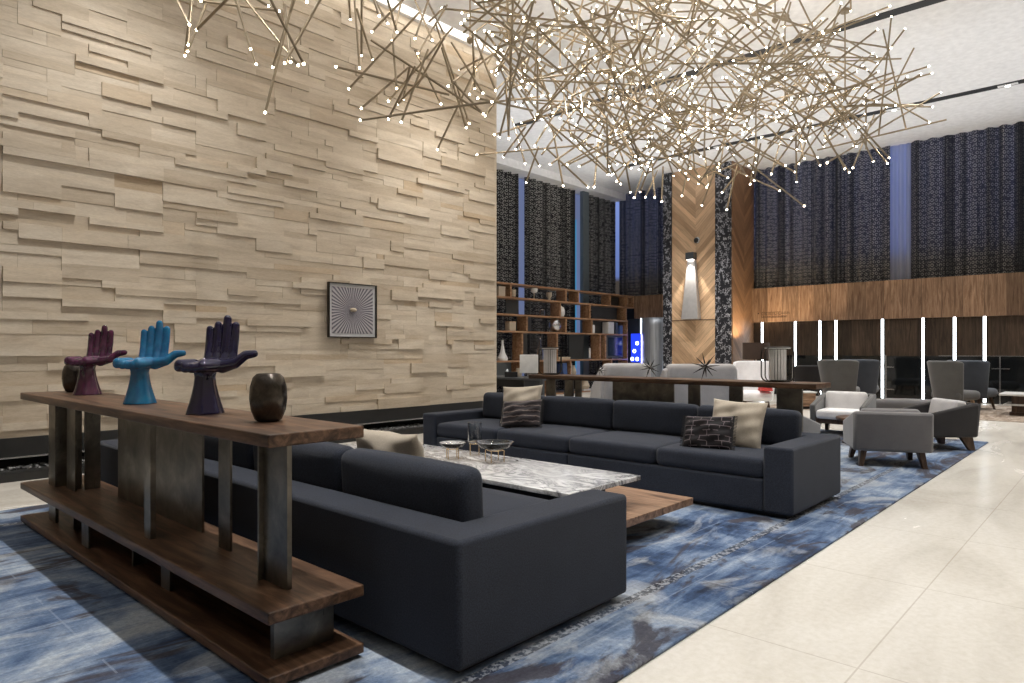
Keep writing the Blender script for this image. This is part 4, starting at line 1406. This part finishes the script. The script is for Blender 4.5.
def rod(cl, p, q, b0, b1):
    t, c = cl[0], cl[4]
    d = q - p; Lr = d.length
    L = min(LENS, key=lambda l: abs(l - Lr))
    o = bpy.data.objects.new('rod', rod_me[L]); col.objects.link(o); o.parent = t
    mid = (p + q) / 2 - c
    # keep p end exact when it carries a bulb
    dn = d.normalized()
    if b0 and not b1: mid = p + dn * L / 2 - c
    if b1 and not b0: mid = q - dn * L / 2 - c
    o.location = mid
    o.rotation_mode = 'QUATERNION'; o.rotation_quaternion = dn.to_track_quat('Z', 'Y')
    for flag, s_ in ((b0, -1), (b1, 1)):
        if flag:
            b = bpy.data.objects.new('bulb', bulb_me); col.objects.link(b); b.parent = o; b.location = (0, 0, s_ * (L / 2 + .009))
    return L


cluster('chandelier cluster of brass rods at far left before the stone wall', 255, -70, 6.6)
cluster('chandelier cluster of brass rods left of centre, over the print', 400, -20, 7.6)
cluster('chandelier cluster of brass rods just left of the stone wall edge', 470, 40, 8.2)
cluster('chandelier cluster of brass rods above the bookcase', 560, 70, 9.0)
cluster('dense chandelier cluster of brass rods left of the chevron column', 640, 105, 9.8)
cluster('dense low chandelier cluster of brass rods before the chevron column', 712, 125, 10.6)
cluster('high chandelier cluster of brass rods above the chevron column', 655, 10, 8.6)
cluster('chandelier cluster of brass rods hanging right of the chevron column', 785, 100, 10.4)
cluster('rightmost chandelier cluster of brass rods below the ceiling slot', 845, 95, 10.2)
cluster('high chandelier cluster of brass rods near the upper ceiling slot', 775, 20, 9.4)

# rods traced from the photograph: (cluster, (u,v) lit end, (u,v) other end, other end lit)
def A(ox, oy, s, l):
    return [(k, (ox + a / s, oy + b / s), (ox + c / s, oy + e / s), z) for k, a, b, c, e, z in l]
TR = A(160, 0, 5.12, [
    (0, 150, 125, 40, -90, 0), (0, 145, 225, 178, -150, 0), (0, 128, 280, 180, -160, 0), (0, 143, 260, 250, -10, 0), (0, 190, 150, 430, -90, 0), (0, 205, 5, 615, 57, 1),
    (0, 492, 325, 350, -110, 0), (0, 463, 248, 370, -80, 0), (0, 705, 332, 400, -50, 0), (0, 733, 322, 480, -170, 0), (0, 540, 572, 690, -40, 0), (0, 640, 320, 870, -90, 0),
    (0, 578, 340, 720, -100, 0), (1, 975, 95, 955, -180, 0), (0, 550, 28, 300, -120, 0), (0, 750, 8, 620, -250, 0), (0, 668, 315, 640, 40, 0)])
TR += A(340, 0, 5.12, [
    (1, 48, 452, 400, 70, 0), (1, 112, 552, 380, 320, 0), (1, -16, 343, 600, 495, 0), (1, 102, 615, 780, 520, 1), (1, 730, 580, 120, 180, 0), (1, 315, 622, 460, 230, 0),
    (1, 250, 515, 560, 160, 0), (2, 645, 650, 520, 240, 0), (2, 660, 628, 480, 90, 0), (2, 500, 763, 690, 360, 0), (1, 110, 280, 112, -120, 0), (1, 100, 345, 70, -60, 0),
    (1, 165, 300, 90, 60, 0), (1, 165, 160, 350, -30, 0), (1, 268, 205, 330, -60, 0), (1, 290, 450, 270, 200, 0), (2, 515, 530, 380, 250, 0), (1, 250, 605, 390, 330, 0),
    (2, 665, 480, 760, 150, 0), (2, 730, 475, 560, 200, 0), (1, 200, 78, 120, -160, 0), (1, 243, 118, 130, -90, 0), (1, 385, 195, 480, -80, 0), (2, 472, 203, 340, -100, 0),
    (2, 400, 272, 540, 40, 0), (2, 612, 358, 720, 300, 0), (2, 690, 450, 680, 200, 0), (2, 537, 183, 430, -30, 0), (1, 395, 440, 530, 200, 0), (1, 290, 160, 220, -80, 0),
    (2, 740, 590, 560, 400, 0), (2, 795, 460, 700, 220, 0), (2, 555, 440, 690, 330, 0), (2, 745, 65, 700, -120, 0), (2, 455, 112, 530, 40, 0), (1, 325, 505, 360, 330, 0), (1, 298, 530, 420, 400, 0)])
TR += A(480, 90, 5.12, [
    (3, -12, 330, 560, 280, 0), (3, 237, 470, 300, 290, 0), (3, 425, 488, 365, 160, 0), (3, 550, 495, 320, 280, 0), (3, 585, 495, 610, 220, 0), (3, 230, 375, 165, 150, 0),
    (3, 302, 385, 190, 180, 0), (3, 658, 430, 330, 150, 0), (3, 672, 432, 440, 200, 0), (3, 655, 430, 650, 140, 0), (4, 790, 550, 835, 420, 0), (4, 770, 520, 740, 350, 0),
    (4, 930, 570, 938, 380, 0), (4, 848, 548, 905, 420, 0), (4, 895, 548, 880, 380, 0), (3, 75, 228, 230, 180, 0), (2, 148, 245, 130, -60, 0), (4, 820, 518, 880, 360, 0),
    (3, 185, 300, 330, 90, 0), (3, 120, 340, 240, 180, 0), (4, 700, 465, 790, 330, 0), (4, 720, 480, 640, 330, 0), (3, 280, 285, 420, 60, 0), (3, 360, 380, 560, 240, 0)])
TR += A(640, 90, 5.12, [
    (5, 318, 588, 395, 380, 0), (5, 445, 610, 500, 380, 0), (5, 422, 522, 560, 350, 0), (5, 565, 480, 600, 250, 0), (7, 585, 460, 620, 260, 0), (5, 712, 515, 440, 390, 0),
    (7, 838, 592, 420, 270, 0), (7, 673, 428, 730, 220, 0), (7, 790, 418, 520, 280, 0), (7, 802, 468, 798, 230, 0), (5, 742, 385, 480, 230, 0), (8, 960, 370, 1080, 300, 0),
    (5, 215, 540, 260, 330, 0), (5, 348, 485, 330, 300, 0), (5, 302, 478, 420, 300, 0), (5, 232, 425, 60, 260, 0), (5, 205, 408, 320, 200, 0), (5, 408, 410, 440, 200, 0),
    (5, 255, 400, 130, 230, 0), (5, 300, 440, 180, 260, 0), (5, 245, 455, 90, 300, 0), (7, 840, 350, 800, 180, 0), (7, 815, 375, 880, 160, 0), (7, 845, 260, 700, 100, 0)])
TR += A(760, 0, 5.12, [
    (8, 820, 380, 480, 590, 0), (8, 822, 388, 300, 640, 0), (8, 922, 475, 560, 690, 0), (8, 865, 625, 340, 325, 0), (8, 747, 658, 625, 130, 0), (8, 672, 90, 610, 670, 0),
    (8, 645, 298, 0, 285, 0), (8, 430, 365, 380, 430, 0), (8, 600, 325, 190, 170, 0), (9, 595, 75, 280, 195, 0), (9, 415, 20, 330, 260, 0), (8, 690, 540, 200, 550, 0),
    (8, 880, 547, 440, 540, 0), (8, 335, 318, 730, 300, 0), (9, 125, 133, 160, 0, 0), (9, 218, 155, 60, 330, 0), (8, 455, 465, 240, 390, 0), (9, 320, 170, 0, 60, 0),
    (9, 380, 172, 60, 360, 0), (8, 330, 395, 430, 560, 0), (9, 65, 42, -120, -30, 0), (8, 265, 320, 120, 470, 0), (8, 240, 400, 480, 640, 0), (8, 450, 528, 330, 360, 0)])
TR += A(720, 120, 3.368, [
    (8, 563, 145, 440, 0, 0), (8, 568, 126, 400, -60, 0), (8, 434, 175, 350, 50, 0), (8, 515, 138, 470, 40, 0), (8, 420, 163, 340, 20, 0), (8, 448, 160, 520, -20, 0), (8, 362, 144, 500, 60, 0)])
TR += A(624, 0, 5.12, [
    (6, 455, 112, 350, -60, 0), (6, 510, 157, 590, 280, 0), (6, 452, 215, 600, 280, 0), (6, 757, 42, 560, -15, 0), (6, 455, 255, 550, 340, 0), (6, 560, 32, 760, 200, 0),
    (6, 690, 120, 660, -160, 0), (6, 250, 190, 100, -20, 0), (6, 388, 85, 250, 260, 0), (6, 365, 355, 30, 175, 0), (6, 258, 240, 470, -20, 0), (6, 345, 150, 410, -100, 0)])
rr = random.Random(21)
count = {}
for k, a, b, both in TR:
    cl = clusters[k]; d0 = cl[3]
    da = d0 + rr.uniform(-.5, .35)
    L2 = math.hypot(a[0] - b[0], a[1] - b[1]) * d0 / F
    want = max(L2 * 1.03, rr.uniform(.6, 1.05))
    dz = math.sqrt(max(0, want ** 2 - L2 ** 2)) * rr.choice((-1, 1)) * .8
    p = ray_pt(a[0], a[1], da); q = ray_pt(b[0], b[1], da + dz)
    if p.z > CEIL - .08 or q.z > CEIL - .08: continue
    rod(cl, p, q, True, bool(both)); count[k] = count.get(k, 0) + 1
# fill rods around each hub
fill = {0: 0, 1: 16, 2: 30, 3: 72, 4: 82, 5: 76, 6: 66, 7: 58, 8: 34, 9: 40}
spread = {0: 60, 1: 60, 2: 38, 3: 58, 4: 52, 5: 48, 6: 62, 7: 48, 8: 46, 9: 55}
for k, nfill in fill.items():
    cl = clusters[k]; d0 = cl[3]; i = 0; guard = 0
    while i < nfill and guard < 4000:
        guard += 1
        u = cl[1] + rr.gauss(0, spread[k] * .75); v = cl[2] + rr.gauss(0, 32); d = d0 + rr.uniform(-.7, .7)
        if v > 172 or u < 505 or u > 905: continue
        if u > 860 and v < 60: continue
        m = ray_pt(u, v, d)
        z = rr.uniform(-.85, .85); a = rr.uniform(0, 2 * PI); s_ = math.sqrt(1 - z * z)
        dr = Vector((s_ * math.cos(a), s_ * math.sin(a), z))
        L = rr.choice(LENS[1:8])
        p, q = m - dr * L / 2, m + dr * L / 2
        if max(p.z, q.z) > CEIL - .1 or min(p.z, q.z) < 3.55: continue
        rod(cl, p, q, True if dr.z > 0 or rr.random() < .5 else False, rr.random() < .55); i += 1

# ------------------------------------------------------------------ lights
def spot(x, y, e, size=78, blend=.7, aim=None, c=(1, .975, .94), r=.05):
    l = bpy.data.lights.new('spot', 'SPOT'); l.energy = e; l.spot_size = R(size); l.spot_blend = blend; l.color = c; l.shadow_soft_size = r
    o = bpy.data.objects.new('downlight_lamp', l); col.objects.link(o); o.location = (x, y, CEIL - .05)
    if aim:
        o.rotation_euler = (Vector(aim) - o.location).to_track_quat('-Z', 'Y').to_euler()


E0 = 470
for sx in (-2.3, 2.3, 6.9, 11.5, 16.1):
    for y in DLY + ([] if sx < 9 else [7.65, 9.6]):
        spot(sx, y, E0 * (.3 if sx < 0 else 1))
# wall washers on the stone wall (in the slots, aimed)
for sx in (-2.3, 2.3, 6.9):
    spot(sx, 6.55, 320, 84, .95, (sx + .3, YS, .6))
for p0, p1, e in (((-.5, 8.02), (8.4, 8.02), 14),):
    l = bpy.data.lights.new('cove', 'AREA'); l.shape = 'RECTANGLE'; l.size = 9.5; l.size_y = .12; l.energy = e; l.color = (1, .95, .88)
    o = bpy.data.objects.new('cove_lamp', l); col.objects.link(o); o.location = (3.8, 8.04, CEIL - .02); o.rotation_euler = (R(12), 0, 0)
# chandelier light
for t, u, v, d, c in clusters:
    l = bpy.data.lights.new('glow', 'POINT'); l.energy = 9; l.color = (1, .95, .88); l.shadow_soft_size = .25
    o = bpy.data.objects.new('chandelier_lamp', l); col.objects.link(o); o.location = c + Vector((.1, .1, .15))
for (x, y, sx_, sy_, e) in ((7.0, 4.4, 9., 4.6, 50), (15.2, 2.6, 6.4, 10., 95), (13.2, 9.8, 8., 4., 60), (2.0, 0.0, 9., 6., 30)):  # added upward area lamps without fixtures, brightening the ceiling
    l = bpy.data.lights.new('ceiling_fill', 'AREA'); l.shape = 'RECTANGLE'; l.size = sx_; l.size_y = sy_; l.energy = e; l.color = (.94, .97, 1)
    o = bpy.data.objects.new('added_ceiling_fill', l); col.objects.link(o); o.location = (x, y, 5.35); o.rotation_euler = (PI, 0, 0)
# wall light
spot_w = bpy.data.lights.new('wl', 'SPOT'); spot_w.energy = 150; spot_w.spot_size = R(70); spot_w.shadow_soft_size = .05; spot_w.color = (1, .92, .8)
o = bpy.data.objects.new('wall_light_lamp', spot_w); col.objects.link(o); o.location = (17.40, 9.19, 3.74)

w = bpy.data.worlds.new('world'); sc.world = w; w.use_nodes = True
w.node_tree.nodes['Background'].inputs[0].default_value = (.2, .26, .4, 1); w.node_tree.nodes['Background'].inputs[1].default_value = .3

# ------------------------------------------------------------------ camera
cd = bpy.data.cameras.new('camera'); cam = bpy.data.objects.new('camera', cd); col.objects.link(cam)
cd.sensor_fit = 'HORIZONTAL'; cd.sensor_width = 36; cd.lens = F / 1024 * 36
cam.location = (0, 0, H); cam.rotation_euler = (R(90), 0, TH - R(90))
cd.shift_y = (Y0 - 341.5) / 1024
cd.clip_end = 100
sc.camera = cam
sc.view_settings.view_transform = 'Standard'; sc.view_settings.look = 'None'
sc.view_settings.gamma = 1; sc.view_settings.use_curve_mapping = False
sc.view_settings.exposure = 0
